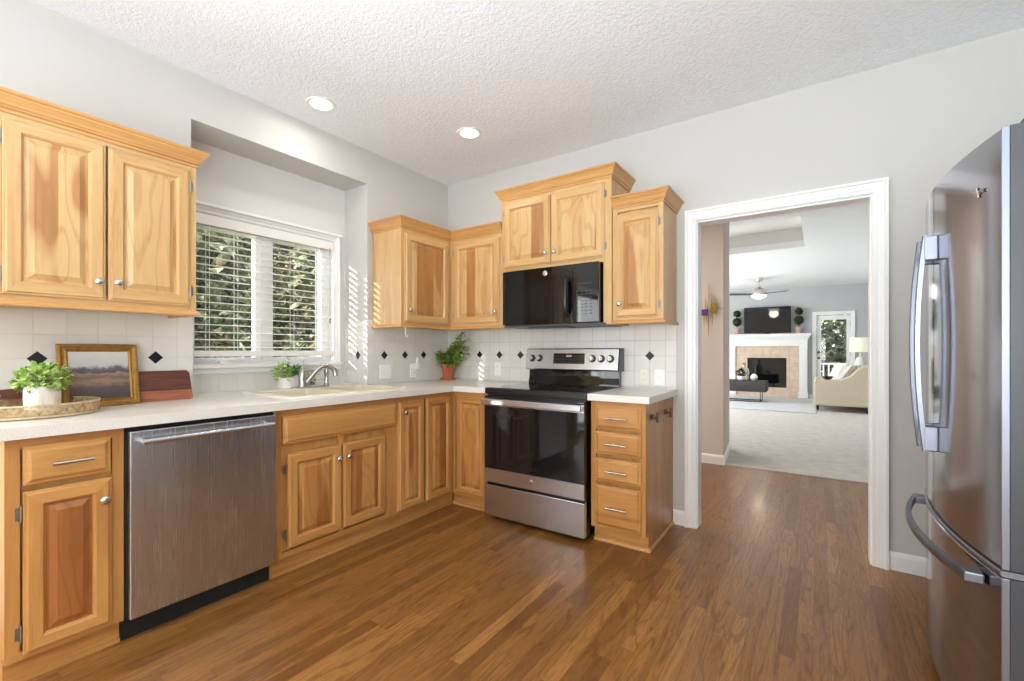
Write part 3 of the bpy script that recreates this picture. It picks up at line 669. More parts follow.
# ------------------------------------------------------------------ dishwasher
dwt = thing('dishwasher', 'stainless steel dishwasher with long bar handle under the countertop', 'dishwasher', (0.3, -2.248, 0))
mb = MB(); mb.tbox(TL, -2.543, -1.949, 0.02, 0.585, 0.10, 0.868); mb.tbox(TL, -2.543, -1.949, 0.5, 0.545, 0.0, 0.10); obj('tub_housing', mb, 'blackmatte', parent=dwt)
mb = MB(); mb.tbox(TL, -2.536, -1.954, 0.586, 0.625, 0.105, 0.853); dd = obj('door', mb, 'steel', parent=dwt, bev=.004)
mb = MB(); mb.tube([TL(-2.505, .665, .812), TL(-1.985, .665, .812)], .0115, 18); obj('handle', mb, 'steel_h', parent=dd)
for u in (-2.497, -1.993):
    mb = MB(); mb.tube([TL(u, .624, .812), TL(u, .665, .812)], .010, 12); obj('handle_mount', mb, 'steel_h', parent=dd)

# ------------------------------------------------------------------ range
r = thing('range', 'freestanding stainless steel electric range with black glass cooktop', 'range', (1.325, -.33, 0))
RX0_, RX1_ = 0.946, 1.706
mb = MB(); mb.tbox(TB, RX0_+.002, RX1_-.002, 0.03, 0.625, 0.035, 0.875)
for u in (RX0_+.05, RX1_-.05):
    for d in (.1, .57): mb.lathe(TB(u, d, 0), [(0, .018), (.03, .018), (.036, .012)], 12)
obj('body', mb, 'black', parent=r)
mb = MB(); mb.tbox(TB, RX0_-.004, RX1_+.004, 0.06, 0.655, 0.876, 0.918); ct = obj('cooktop', mb, 'black', parent=r, bev=.006)
mb = MB(); mb.tbox(TB, RX0_+.012, RX1_-.012, 0.09, 0.64, 0.918, 0.9195); obj('cooktop_glass', mb, 'blackglass', parent=ct)
for u, d, rr_ in ((1.13, .47, .115), (1.52, .47, .095), (1.13, .22, .08), (1.52, .22, .1)):
    mb = MB(); rg = []
    N = 40
    for q in (rr_, rr_-.002): rg.append([TB(u+q*math.cos(2*PI*k/N), d+q*math.sin(2*PI*k/N), .9198) for k in range(N)])
    mb.loft(rg, 0, cap0=False, cap1=False); obj('burner_ring', mb, 'darkgrey', parent=ct)
# oven door
mb = MB(); mb.tbox(TB, RX0_, RX1_, 0.626, 0.655, 0.268, 0.862); od = obj('oven_door', mb, 'black', parent=r, bev=.003)
mb = MB(); mb.tbox(TB, RX0_, RX1_, 0.6551, 0.660, 0.363, 0.858); obj('door_glass', mb, 'ovenglass', parent=od)
mb = MB(); mb.tbox(TB, RX0_, RX1_, 0.6551, 0.662, 0.268, 0.362); obj('door_lower_panel', mb, 'steel_h', parent=od)
mb = MB(); mb.tbox(TB, RX0_, RX1_, 0.6605, 0.664, 0.797, 0.846); obj('door_upper_panel', mb, 'steel_h', parent=od)
mb = MB(); mb.tbox(TB, RX0_+.004, RX1_-.006, 0.685, 0.708, 0.806, 0.848)
for u in (RX0_+.004, RX1_-.034): mb.tbox(TB, u, u+.025, 0.663, 0.686, 0.812, 0.844)
obj('handle', mb, 'steel_h', parent=od, bev=.006)
mb = MB(); mb.lathe(TB(1.325, .662, .317), [(0, .016), (.002, .016), (.0025, .014)], 24, axis=DB)
obj('badge', mb, 'nickel', parent=od)
mb = MB(); mb.tbox(TB, RX0_, RX1_, 0.626, 0.662, 0.035, 0.248); obj('storage_drawer', mb, 'steel_h', parent=r, bev=.003)
# backguard: black curved riser then a tilted stainless panel
mb = MB(); prof = [(.03, .915), (.085, .915), (.083, .935), (.075, .96), (.07, .99), (.07, 1.03), (.03, 1.03)]
mb.loft([[TB(u, d, z) for d, z in prof] for u in (RX0_+.002, RX1_-.002)], 0, True); obj('riser', mb, 'blackglass', parent=r, ang=20)
mb = MB(); prof = [(.012, 1.026), (.105, 1.028), (.112, 1.036), (.088, 1.186), (.08, 1.193), (.012, 1.193)]
mb.loft([[TB(u, d, z) for d, z in prof] for u in (RX0_-.010, RX1_+.0)], 0); cp = obj('control_panel', mb, 'steel_h', parent=r, bev=.003)
mb = MB(); mb.loft([[TB(u, d, z) for d, z in [(p[0], p[1]) for p in prof]] for u in (RX1_+.0005, RX1_+.012)], 0); obj('panel_end_cap', mb, 'black', parent=cp)
pn = Vector((0, -.150, .024)).normalized()         # outward normal of the tilted face
def onp(u, z, off=0.0):
    d = .112-(z-1.036)*(.024/.150); return Vector(TB(u, d, z))+Vector((0, -off, off*.16))
mb = MB(); 
mb.loft([[onp(u, z, .0003) for u, z in ((1.185, 1.077), (1.445, 1.077), (1.445, 1.155), (1.185, 1.155))], [onp(u, z, .003) for u, z in ((1.185, 1.077), (1.445, 1.077), (1.445, 1.155), (1.185, 1.155))]], 0)
dp = obj('display', mb, 'blackglass', parent=cp)
mb = MB()
for i in range(11):
    for j in range(3):
        u = 1.199+i*.0232; z = 1.089+j*.0225
        if 4 <= i <= 6 and j == 2: continue
        mb.loft([[onp(u+a, z+b, .0031) for a, b in ((-.0035, -.002), (.0035, -.002), (.0035, .002), (-.0035, .002))], [onp(u+a, z+b, .0036) for a, b in ((-.0035, -.002), (.0035, -.002), (.0035, .002), (-.0035, .002))]], 0)
mb.loft([[onp(u, z, .0031) for u, z in ((1.292, 1.127), (1.34, 1.127), (1.34, 1.143), (1.292, 1.143))], [onp(u, z, .0036) for u, z in ((1.292, 1.127), (1.34, 1.127), (1.34, 1.143), (1.292, 1.143))]], 0)
obj('button_markings', mb, 'display_mark', parent=dp)
for u in (0.992, 1.058, 1.508, 1.578, 1.648):
    mb = MB(); cpt = onp(u, 1.117, 0.0); ax = (0, -1, .16)
    mb.lathe(cpt, [(0, .028), (.004, .028), (.006, .0265)], 24, axis=ax, mat=1)
    mb.lathe(cpt+Vector(ax).normalized()*.005, [(0, .020), (.018, .0185), (.022, .016)], 24, axis=ax, mat=0)
    e = cpt+Vector((0, -1, .16)).normalized()*.027
    mb.box(e.x-.0035, e.x+.0035, e.y-.003, e.y+.006, e.z-.017, e.z+.017, 0)
    obj('knob', mb, ['nickel', 'black'], parent=cp)

# ------------------------------------------------------------------ microwave
mwt = thing('microwave', 'black over-the-range microwave with round badge above the range', 'microwave', (1.31, -.2, 1.355))
mx0, mx1 = 0.916, 1.688
mb = MB(); mb.tbox(TB, mx0+.002, mx1-.002, 0.012, 0.372, 1.362, 1.762); obj('housing', mb, 'black', parent=mwt, bev=.003)
mb = MB(); mb.tbox(TB, mx0, 1.497, 0.373, 0.40, 1.366, 1.764); md_ = obj('door', mb, 'blackglass', parent=mwt, bev=.003)
mb = MB(); mb.tbox(TB, mx0+.055, 1.43, 0.4001, 0.401, 1.41, 1.66); obj('door_window', mb, 'ovenglass', parent=md_)
mb = MB(); mb.tube([TB(1.462, .40, 1.665), TB(1.462, .428, 1.65), TB(1.462, .438, 1.60), TB(1.462, .440, 1.54), TB(1.462, .438, 1.48), TB(1.462, .428, 1.43), TB(1.462, .40, 1.415)], [.013, .014, .015, .016, .015, .014, .013], 14); obj('handle', mb, 'black', parent=md_)
mb = MB(); mb.lathe(TB(1.283, .40, 1.722), [(0, .018), (.003, .018), (.004, .016)], 28, axis=DB); obj('badge', mb, 'nickel', parent=md_)
mb = MB(); mb.tbox(TB, 1.499, mx1, 0.373, 0.40, 1.366, 1.764); kp = obj('keypad_panel', mb, 'blackglass', parent=mwt, bev=.003)
mb = MB()
for i in range(4):
    for j in range(8): mb.tbox(TB, 1.525+i*.033, 1.541+i*.033, .4001, .4006, 1.42+j*.022, 1.425+j*.022)
mb.tbox(TB, 1.53, 1.64, .4001, .4006, 1.625, 1.628); obj('key_markings', mb, 'darkgrey', parent=kp)
mb = MB(); mb.tbox(TB, mx0+.01, mx1+.03, 0.05, 0.395, 1.348, 1.361)
mb.tbox(TB, 1.12, 1.42, 0.2, 0.36, 1.340, 1.348); obj('vent_base', mb, 'darkgrey', parent=mwt, bev=.002)

# ------------------------------------------------------------------ refrigerator
fr = thing('refrigerator', 'slate stainless french-door refrigerator with bottom freezer, right of the doorway', 'refrigerator', (3.7, -1.012, 0))
FY0, FY1, FC = -1.487, -0.537, -1.012; FX = 3.270; BUL = 0.056
def fs(y): t = (y-FC)/(FY1-FC); return FX-BUL*(1-t*t)
mb = MB(); mb.box(3.345, 4.035, FY0+.006, FY1-.006, 0.02, 1.745)
for y in (FY0+.08, FY1-.08):
    for x in (3.42, 3.95): mb.lathe((x, y, 0), [(0, .02), (.02, .02)], 12)
mb.box(3.36, 3.40, FY0+.02, FY1-.02, .012, .06); obj('cabinet_body', mb, 'darkgrey', parent=fr, bev=.004)
def panelf(name, y0, y1, z0, z1, mats=('slate', 'slate_bar'), edge0=False, edge1=False):
    mb = MB(); N = 14; ys = [y0+(y1-y0)*k/N for k in range(N+1)]; rd = .010
    rings = []
    for z, ins in ((z0, .006), (z0+.005, 0), (z1-.005, 0), (z1, .006)):
        rings.append([(fs(y)+ins, y, z) for y in ys]+[(3.335, y1, z), (3.335, y0, z)])
    mb.loft(rings, 0, True)
    return obj(name, mb, mats[0], parent=fr, ang=35)
zs = .612
d1 = panelf('door', FY0, FC-.003, zs, 1.752); d2 = panelf('door', FC+.003, FY1, zs, 1.752)
fz = panelf('freezer_drawer', FY0, FY1, 0.075, zs-.022)
# bright edge strips and the curved cap above the freezer
for z0, z1, p_ in ((zs, 1.752, d1), (.075, zs-.022, fz)):
    mb = MB(); mb.box(FX-.002, 3.284, FY0-.004, FY0+.001, z0, z1); obj('edge_trim', mb, 'slate_bar', parent=p_, bev=.002)
    mb = MB(); mb.box(3.2845, 3.336, FY0-.003, FY0+.001, z0, z1); obj('side_cap', mb, 'darkgrey', parent=p_)
mb = MB(); N = 20; ys = [FY0+(FY1-FY0)*k/N for k in range(N+1)]
mb.loft([[(fs(y)-.003+a, y, z) for a, z in ((.004, zs-.020), (0, zs-.016), (0, zs-.008), (.004, zs-.004), (.05, zs-.004), (.05, zs-.020))] for y in ys], 0, True)
obj('top_cap', mb, 'slate_bar', parent=fz)
# curved vertical handles
for yy_, dd_ in ((FC-.052, d1), (FC+.052, d2)):
    mb = MB(); pts = []
    for k in range(17):
        t = k/16*2-1; pts.append((fs(yy_)-.030-.022*(1-t*t), yy_, 1.20+t*.372))
    mb.strip(pts, (0, 1, 0), .022, (1, 0, 0), .013)
    h_ = obj('handle', mb, 'slate_bar', parent=dd_)
    for zc in (.872, 1.528):
        mb = MB(); mb.box(fs(yy_)-.036, fs(yy_)+.001, yy_-.013, yy_+.013, zc-.042, zc+.042)
        obj('handle_mount', mb, 'slate_bar', parent=dd_, bev=.004)
mb = MB(); pts = []
for k in range(19):
    t = k/18*2-1; y = FC+t*.405; pts.append((fs(y)-.034-.024*(1-t*t), y, .553))
mb.strip(pts, (0, 0, 1), .026, (1, 0, 0), .014); obj('handle', mb, 'slate_bar', parent=fz)
for t in (-1, 1):
    mb = MB(); y = FC+t*.385; mb.box(fs(y)-.040, fs(y)+.001, y-.03, y+.03, .539, .567)
    obj('handle_mount', mb, 'slate_bar', parent=fz, bev=.004)
mb = MB(); mb.box(3.31, 3.42, FY0+.01, FY0+.07, 1.752, 1.768); mb.lathe((3.335, FY0+.03, 1.752), [(0, .016), (.028, .016), (.03, .012)], 16); obj('hinge_cover', mb, 'darkgrey', parent=fr, bev=.003)
mb = MB(); mb.box(3.31, 3.42, FY1-.07, FY1-.01, 1.752, 1.768); obj('hinge_cover', mb, 'darkgrey', parent=fr, bev=.003)
# small silver script badge near the top of the near door
mb = MB(); yb = -1.385
def bp(a, b): return (fs(yb+a)-.0025, yb+a, 1.615+b)
mb.tube([bp(-.03, -.006), bp(-.015, .004), bp(0, .0), bp(.015, .006), bp(.03, .010)], .0022, 6)
mb.tube([bp(-.004, -.014), bp(.0, 0), bp(.006, .016)], .0022, 6); mb.tube([bp(-.03, .004), bp(-.01, -.004), bp(.012, -.008)], .0018, 6)
obj('badge', mb, 'nickel', parent=d1)

# ------------------------------------------------------------------ things on the counter
# round tray
tc = (0.235, -2.735); TR = 0.192
tr = thing('tray', 'low round whitewashed wooden tray with metal rim at the left end of the countertop', 'tray', (tc[0], tc[1], .914))
mb = MB(); mb.lathe((tc[0], tc[1], .9145), [(0, TR-.01), (.003, TR-.004), (.014, TR-.004), (.016, TR-.012)], 48); obj('base', mb, 'traywood', parent=tr)
mb = MB(); N = 48
mb.loft([[(tc[0]+q*math.cos(2*PI*k/N), tc[1]+q*math.sin(2*PI*k/N), z) for k in range(N)] for q, z in ((TR-.003, .9155), (TR, .9155), (TR+.004, .95), (TR+.004, .966), (TR, .966), (TR-.001, .95), (TR-.003, .9155))], 0, True, cap0=False, cap1=False)
obj('rim', mb, 'mesh', parent=tr)['label'] = 'woven see-through rim'
for z in (.918, .962):
    mb = MB(); mb.loft([[(tc[0]+(TR+q)*math.cos(2*PI*k/N), tc[1]+(TR+q)*math.sin(2*PI*k/N), z+h_) for k in range(N)] for q, h_ in ((.0025, 0), (.006, 0), (.0065, .007), (.003, .007))], 0, True, cap0=False, cap1=False); obj('metal_band', mb, 'galv', parent=tr)
# potted plant in white pot on the tray
pc = (0.215, -2.710)
pp = thing('potted_plant', 'bright green leafy plant in a small whitewashed round pot on the tray', 'plant', (pc[0], pc[1], .9305))
mb = MB(); mb.lathe((pc[0], pc[1], .9305), [(0, .050), (.004, .054), (.05, .056), (.096, .055), (.1, .053), (.098, .047), (.085, .046)], 28); obj('pot', mb, 'whitewash', parent=pp)
mb = MB(); mb.lathe((pc[0], pc[1], 1.012), [(0, .046), (.004, .046)], 20); obj('soil', mb, 'soil', parent=pp)
def bush(mb, c, rx, ry, rz, n, L, W, inner=.35, down=0.0):
    for i in range(n):
        while True:
            q = Vector((random.uniform(-1, 1), random.uniform(-1, 1), random.uniform(-.75, 1)))
            if inner < q.length < 1: break
        p = Vector(c)+Vector((q.x*rx, q.y*ry, q.z*rz)); d = Vector((q.x, q.y, q.z*.7+random.uniform(-.3, .4)-down)).normalized()
        d = (d+Vector((random.uniform(-.6, .6), random.uniform(-.6, .6), random.uniform(-.4, .4)))).normalized()
        mb.leaf(p, d, (random.uniform(-.5, .5), random.uniform(-.5, .5), 1), L*random.uniform(.7, 1.25), W*random.uniform(.8, 1.2))
mb = MB(); bush(mb, (pc[0], pc[1], 1.058), .068, .078, .056, 330, .026, .022); obj('foliage', mb, 'leaf_bright', parent=pp, normals=False)
mb = MB()
for k in range(14):
    a = k*2.4; mb.tube([(pc[0], pc[1], 1.014), (pc[0]+.03*math.cos(a), pc[1]+.03*math.sin(a), 1.05), (pc[0]+.065*math.cos(a), pc[1]+.07*math.sin(a), 1.06+.02*math.sin(k))], .0015, 5)
obj('stem', mb, 'leaf_herb', parent=pp)

# walnut board leaning on the wall
def lean(u, a, z, x0, tilt): return (x0-z*tilt+a, u, .9145+z)
mb = MB(); tilt = .16; x0 = .038
out = [(-2.117, 0.0), (-2.105, .012), (-2.115, .142), (-2.127, .155), (-2.60, .155), (-2.66, .142), (-2.70, .110), (-2.76, .098), (-2.835, .095), (-2.845, .085), (-2.845, .055), (-2.83, .042), (-2.76, .045), (-2.70, .035), (-2.66, .012), (-2.62, 0.0)]
mb.loft([[lean(u, a, z, x0, tilt) for u, z in out] for a in (0, .018)], 0)
wb = tag(obj('cutting_board', mb, 'walnut', org=(x0, -2.45, .9145), bev=.002), 'long dark walnut serving board with handle leaning on the backsplash behind the painting', 'cutting board')
mb = MB(); cc = Vector(lean(-2.815, .0185, .070, x0, tilt)); mb.lathe(cc, [(0, .011), (.0008, .011), (.001, .009)], 16, axis=(1, 0, .16)); obj('hanging_ring', mb, 'nickel', parent=wb)
# framed landscape painting
pf = thing('framed_painting', 'small gold-framed landscape painting leaning on the backsplash', 'painting', (0.10, -2.49, .9145))
fu0, fu1, fh = -2.640, -2.352, .292; tl = .20; fx0 = .098
T2 = lambda u, d, z: (fx0-z*tl+d, u, .9145+z)
mb = MB(); e = .036
rs = [ring(T2, fu0, fu1, 0, fh, i, h) for i, h in ((0, 0), (0, .014), (.004, .019), (.010, .019), (.016, .013), (.024, .012), (.030, .016), (e, .012), (e, 0))]
mb.loft(rs, 0, cap0=False, cap1=False); obj('frame', mb, 'gold', parent=pf)
mb = MB(); mb.tbox(T2, fu0+e-.003, fu1-e+.003, .002, .009, e-.003, fh-e+.003); obj('canvas', mb, 'painting', parent=pf)
# succulent planter behind the sink
sc_ = (-0.112, -1.47)
sp = thing('succulent_planter', 'mixed succulents in a white ribbed planter on the window recess counter', 'plant', (sc_[0], sc_[1], .9145))
mb = MB(); N = 72; rings = []
for h_, q in ((0, .060), (.006, .064), (.008, .066), (.07, .070), (.072, .073), (.08, .073), (.08, .066), (.06, .064)):
    rings.append([(sc_[0]+(q+(.0016 if k % 4 < 2 and .006 < h_ < .071 else 0))*.85*math.cos(2*PI*k/N), sc_[1]+(q+(.0016 if k % 4 < 2 and .006 < h_ < .071 else 0))*1.1*math.sin(2*PI*k/N), .9145+h_) for k in range(N)])
mb.loft(rings, 0, True); obj('pot', mb, 'ceramic', parent=sp, ang=25)
mb = MB(); bush(mb, (sc_[0], sc_[1]-.045, 1.025), .05, .05, .05, 130, .035, .018); obj('foliage', mb, 'leaf_bright', parent=sp, normals=False)
mb = MB()
for cx, cy, cz, n_, L in ((sc_[0], sc_[1]+.03, 1.0, 30, .10), (sc_[0]+.01, sc_[1]+.06, 1.0, 14, .05)):
    for k in range(n_):
        a = k*2.4; el = .35+.9*(k/n_); mb.leaf((cx, cy, cz), (math.cos(a)*math.cos(el), math.sin(a)*math.cos(el), math.sin(el)), (0, 0, 1), L, .02)
for k in range(40):
    a = .1*k; mb.leaf((sc_[0]+.02, sc_[1]+.07+.0025*k, .99-.0016*k+.015*math.sin(k)), (random.uniform(-1, 1), random.uniform(-.5, 1), random.uniform(-.5, .8)), (0, 0, 1), .026, .014)
for k in range(10): mb.leaf((sc_[0], sc_[1]-.01, 1.03+.010*k), (math.cos(k*2.4), math.sin(k*2.4), .4), (0, 0, 1), .026, .013)
obj('succulent_foliage', mb, 'leaf_succulent', parent=sp, normals=False)
# small trailing plant right of the faucet
vp = (-0.12, -1.305)
mb = MB(); mb.lathe((vp[0], vp[1], .9145), [(0, .026), (.045, .031), (.047, .028), (.04, .026)], 20)
vt = thing('potted_plant', 'tiny trailing green plant in a small white pot behind the faucet spout', 'plant', (vp[0], vp[1], .9145))
obj('pot', mb, 'ceramic', parent=vt)
mb = MB(); bush(mb, (vp[0], vp[1], .985), .045, .05, .045, 70, .026, .015); obj('foliage', mb, 'leaf_bright', parent=vt, normals=False)
# corner herb in terracotta
hc = (0.115, -0.125)
hp = thing('potted_plant', 'bushy green herb plant in a terracotta pot in the counter corner', 'plant', (hc[0], hc[1], .9145))
mb = MB(); mb.lathe((hc[0], hc[1], .9145), [(0, .062), (.003, .068), (.014, .070), (.014, .064), (.006, .060)], 28); obj('saucer', mb, 'terracotta', parent=hp)
mb = MB(); mb.lathe((hc[0], hc[1], .9215), [(0, .044), (.10, .056), (.102, .062), (.135, .066), (.135, .060), (.115, .056)], 28); obj('pot', mb, 'terracotta', parent=hp)
mb = MB(); mb.lathe((hc[0], hc[1], 1.038), [(0, .056), (.004, .056)], 20); obj('soil', mb, 'soil', parent=hp)
mb = MB(); ms = MB()
stems = [(-.05, -.02, .10), (.02, -.05, .11), (.04, .0, .16), (.10, -.02, .20), (.17, -.03, .27), (-.08, -.04, .13), (.0, .02, .15), (.12, -.06, .13), (.15, .0, .17), (-.03, -.07, .12), (.19, -.04, .22), (.23, -.03, .30), (.21, -.05, .17), (.14, -.05, .10), (-.06, -.08, .10), (.07, -.08, .08), (.25, -.04, .24)]
for (a, b, c_) in stems:
    p0 = Vector((hc[0], hc[1], 1.04)); p1 = p0+Vector((a*.35, b*.4, c_*.6)); p2 = p0+Vector((a, b, c_))
    ms.tube([p0, p1, p2], [.0025, .002, .0012], 6)
    n_ = 40
    for k in range(n_):
        t = .15+.85*k/n_; p = (p0.lerp(p1, t*2) if t < .5 else p1.lerp(p2, t*2-1))
        an = k*2.4; mb.leaf(p+Vector((random.uniform(-.015, .015), random.uniform(-.015, .015), random.uniform(-.01, .01))), (math.cos(an), math.sin(an), random.uniform(-.3, .5)), (0, 0, 1), random.uniform(.028, .045), random.uniform(.022, .03))
bush(mb, (hc[0]+.18, hc[1]-.04, 1.17), .07, .05, .07, 90, .036, .027)
bush(mb, (hc[0]+.03, hc[1]-.02, 1.09), .12, .075, .06, 190, .036, .027)
for i_, v_ in enumerate(mb.v): mb.v[i_] = (max(v_[0], .012), min(v_[1], -.012), v_[2])
obj('foliage', mb, 'leaf_herb', parent=hp, normals=False); obj('stem', ms, 'leaf_herb', parent=hp)

# ------------------------------------------------------------------ wall plates
def plate(T, D, u, z, wd, label, kind, cat, d=.0085, mat='white_plastic', name=None):
    p_ = thing(name or cat.replace(' ', '_'), label, cat, T(u, d, z))
    mb = MB(); rs = [ring(T, u-wd/2, u+wd/2, z-.058, z+.058, i, d+h) for i, h in ((0, .0003), (0, .003), (.004, .006))]; mb.loft(rs, 0); obj('cover_plate', mb, mat, parent=p_)
    for k, uu in zip(kind, [u] if len(kind) == 1 else [u-.024, u+.024]):
        mb = MB()
        if k == 'o':
            for zz in (z-.02, z+.02):
                mb.lathe(T(uu, d+.006, zz), [(0, .0165), (.0015, .0165), (.002, .015)], 20, axis=D, mat=0)
                for q in (-.006, .006): mb.tbox(T, uu+q-.001, uu+q+.001, d+.0075, d+.0085, zz-.002, zz+.006, 1)
            obj('receptacle', mb, [mat, 'darkgrey'], parent=p_)
        else:
            mb.tbox(T, uu-.005, uu+.005, d+.006, d+.008, z-.012, z+.012); mb.tbox(T, uu-.004, uu+.004, d+.008, d+.016, z-.001, z+.009); obj('toggle', mb, mat, parent=p_, bev=.001)
    return p_
plate(TL, DL, -.747, 1.008, .118, 'double white wall plate with switches beside the window recess', 'ss', 'switch plate', name='switch_plate')
plate(TL, DL, -.448, 1.006, .072, 'white outlet holding the plug-in freshener near the corner', 'o', 'outlet')
plate(TB, DB, 0.588, 1.018, .072, 'white outlet left of the range, under the black diamond tiles', 'o', 'outlet')
plate(TB, DB, 1.862, 0.992, .072, 'cream outlet above the short countertop, next to the range', 'o', 'outlet', mat='cream_plastic')
plate(TB, DB, 1.970, 0.992, .076, 'white switch plate above the short countertop, nearest the doorway', 's', 'switch plate', name='switch_plate')
mb = MB(); mb.tbox(TL, -.455, -.415, .019, .055, 1.02, 1.075); mb.lathe(TL(-.435, .045, 1.075), [(0, .014), (.035, .012), (.045, .008)], 14)
mb.tbox(TL, -.470, -.440, .019, .04, 1.035, 1.06)
tag(obj('air_freshener', mb, 'ceramic', org=TL(-.435, .02, 1.02), bev=.004), 'white plug-in air freshener in the outlet near the corner plant', 'air freshener')
# twin peg hooks on the side of the drawer cabinet
for (y, lab) in ((-.48, 'dark bronze peg hook on the drawer cabinet side, nearest the drawers'), (-.20, 'dark bronze peg hook on the drawer cabinet side, nearest the wall')):
    x = 2.0575; h_ = thing('coat_hook', lab, 'hook', (x, y, .78))
    mb = MB(); mb.lathe((x, y, .78), [(0, .017), (.003, .017), (.006, .010)], 16, axis=(1, 0, 0)); obj('rosette', mb, 'iron', parent=h_)
    mb = MB(); mb.tube([(x+.004, y, .78), (x+.036, y, .78)], .0055, 10); mb.tube([(x+.036, y, .752), (x+.036, y, .812)], [.007, .007], 10); mb.tube([(x+.014, y-.0, .768), (x+.014, y, .80)], .005, 10); obj('peg', mb, 'iron', parent=h_)

# ------------------------------------------------------------------ recessed ceiling lights
def can(x, y, lab, power=2.2):
    t_ = thing('recessed_light', lab, 'ceiling light', (x, y, H), 'recessed ceiling lights'); del t_['group']
    mb = MB(); mb.lathe((x, y, H), [(-.0005, .088), (-.006, .086), (-.008, .076), (-.004, .066), (-.002, .06)], 40, caps=False); obj('trim_ring', mb, 'trim', parent=t_)
    mb = MB(); mb.lathe((x, y, H), [(-.004, .062), (-.0035, .02), (-.003, .001)], 32, caps=False); obj('lens', mb, 'canlight', parent=t_)
    l = bpy.data.lights.new('bulb', 'AREA'); l.shape = 'DISK'; l.size = .12; l.energy = power; l.color = (1, .95, .88); l.spread = math.radians(178)
    o = bpy.data.objects.new('bulb', l); COL.objects.link(o); o.location = (0, 0, -.012); o.parent = t_
can(0.301, -1.499, 'round white recessed light in the ceiling in front of the window')
can(0.827, -0.686, 'round white recessed light in the ceiling near the corner')
can(2.6, -2.4, 'round white recessed light overhead near the refrigerator, outside the view')
can(1.5, -4.6, 'round white recessed light at the rear left of the kitchen, outside the view')
can(3.0, -4.6, 'round white recessed light at the rear right of the kitchen, outside the view')

# ------------------------------------------------------------------ hall and living room shell
YB = 10.2
mb = MB(); mb.box(-2.2, 4.2, 1.90, YB+.12, -0.12, 0.008); struct('floor_living', mb, 'carpet')
mb = MB(); mb.box(-2.2, -0.28, WT, 1.90, -.12, 0.0); mb.box(X1, 4.2, WT, 1.9, -.12, 0.0); struct('floor_hall', mb, 'floor')
mb = MB(); mb.box(-2.2, 2.0, 1.90, 2.03, 0, HL)
mb.add([(2.0, 1.90, 0), (2.065, 1.90, 0), (2.0, 2.73, 0), (1.93, 2.73, 0), (2.0, 1.90, HL), (2.065, 1.90, HL), (2.0, 2.73, HL), (1.93, 2.73, HL)], [(0,1,2,3), (4,7,6,5), (0,4,5,1), (1,5,6,2), (2,6,7,3), (3,7,4,0)])
struct('wall_hall', mb, 'wall_hall')
mb = MB(); mb.sweep([(-2.2, 1.90), (2.065, 1.90), (2.0, 2.73)], BBP, 1); struct('baseboard_hall', mb, 'trim')
XR = 3.93
mb = MB(); mb.box(XR, XR+.12, WT, YB, 0, HL); mb.box(-2.32, -2.2, WT, 4.4, 0, HL); mb.box(-2.32, -2.2, 8.0, YB, 0, HL); mb.box(-2.32, -2.2, 4.4, 8, 0, .4); mb.box(-2.32, -2.2, 4.4, 8, 2.4, HL)
struct('wall_living_sides', mb, 'wall_living')
DX0, DX1, DZ1 = 2.83, 3.50, 2.045
mb = MB(); mb.box(-2.2, DX0, YB, YB+.12, 0, HL); mb.box(DX1, XR+.12, YB, YB+.12, 0, HL); mb.box(DX0, DX1, YB, YB+.12, DZ1, HL)
struct('wall_living_back', mb, 'wall_living')
mb = MB(); mb.sweep([(-2.2, YB), (0.7, YB)], BBP, 1); mb.sweep([(2.68, YB), (DX0-.07, YB)], BBP, 1); mb.sweep([(DX1+.07, YB), (XR, YB), (XR, WT)], BBP, 1)
struct('baseboard_living', mb, 'trim')
# ceiling with a raised tray
tx1, ty0, ty1, tx0, tz = 2.70, 3.13, 5.0, -1.0, 3.05
mb = MB(); c_ = HL
mb.box(-2.32, 4.2, WT, ty0, c_, c_+.1); mb.box(-2.32, 4.2, ty1, YB+.12, c_, c_+.1); mb.box(tx1, 4.2, ty0, ty1, c_, c_+.1); mb.box(-2.32, tx0, ty0, ty1, c_, c_+.1)
struct('ceiling_living', mb, 'ceiling')
mb = MB(); mb.box(tx0-.05, tx1+.05, ty0-.05, ty1+.05, tz, tz+.05); mb.box(tx0-.05, tx0, ty0, ty1, c_+.1, tz); mb.box(tx1, tx1+.05, ty0, ty1, c_+.1, tz); mb.box(tx0-.05, tx1+.05, ty0-.05, ty0, c_+.1, tz); mb.box(tx0-.05, tx1+.05, ty1, ty1+.05, c_+.1, tz)
struct('ceiling_tray', mb, 'wall_in')

# hall door (seen mirrored in the refrigerator)
hd = thing('door_2', '', '', (1.0, 1.9, 0)); del hd['label']; del hd['category']; hd['kind'] = 'structure'
mb = MB(); mb.box(.60, 1.40, 1.875, 1.899, .01, 2.03)
o = obj('door_leaf', mb, 'trim', parent=hd)
TH = lambda u, d, z: (u, 1.875-d, z)
mb = MB()
for a, b in ((.68, .96), (1.04, 1.32)):
    for z0, z1 in ((.18, .75), (.88, 1.55), (1.66, 1.92)): mb.loft([ring(TH, a, b, z0, z1, i, h) for i, h in ((0, .0005), (.004, .006), (.012, .006), (.02, .0015), (.03, .0015), (.045, .007))], 0)
obj('door_panel', mb, 'trim', parent=hd)
mb = MB(); mb.lathe(TH(1.33, 0, .95), [(0, .03), (.006, .03), (.01, .012), (.03, .012), (.04, .024), (.055, .026), (.065, .015)], 18, axis=(0, -1, 0)); obj('door_knob', mb, 'nickel', parent=hd)
mb = MB(); casing(mb, lambda u, d, z: (u, 1.899-d, z), .59, 1.41, 0, 2.04, .06, 0); struct('trim_9', mb, 'trim')

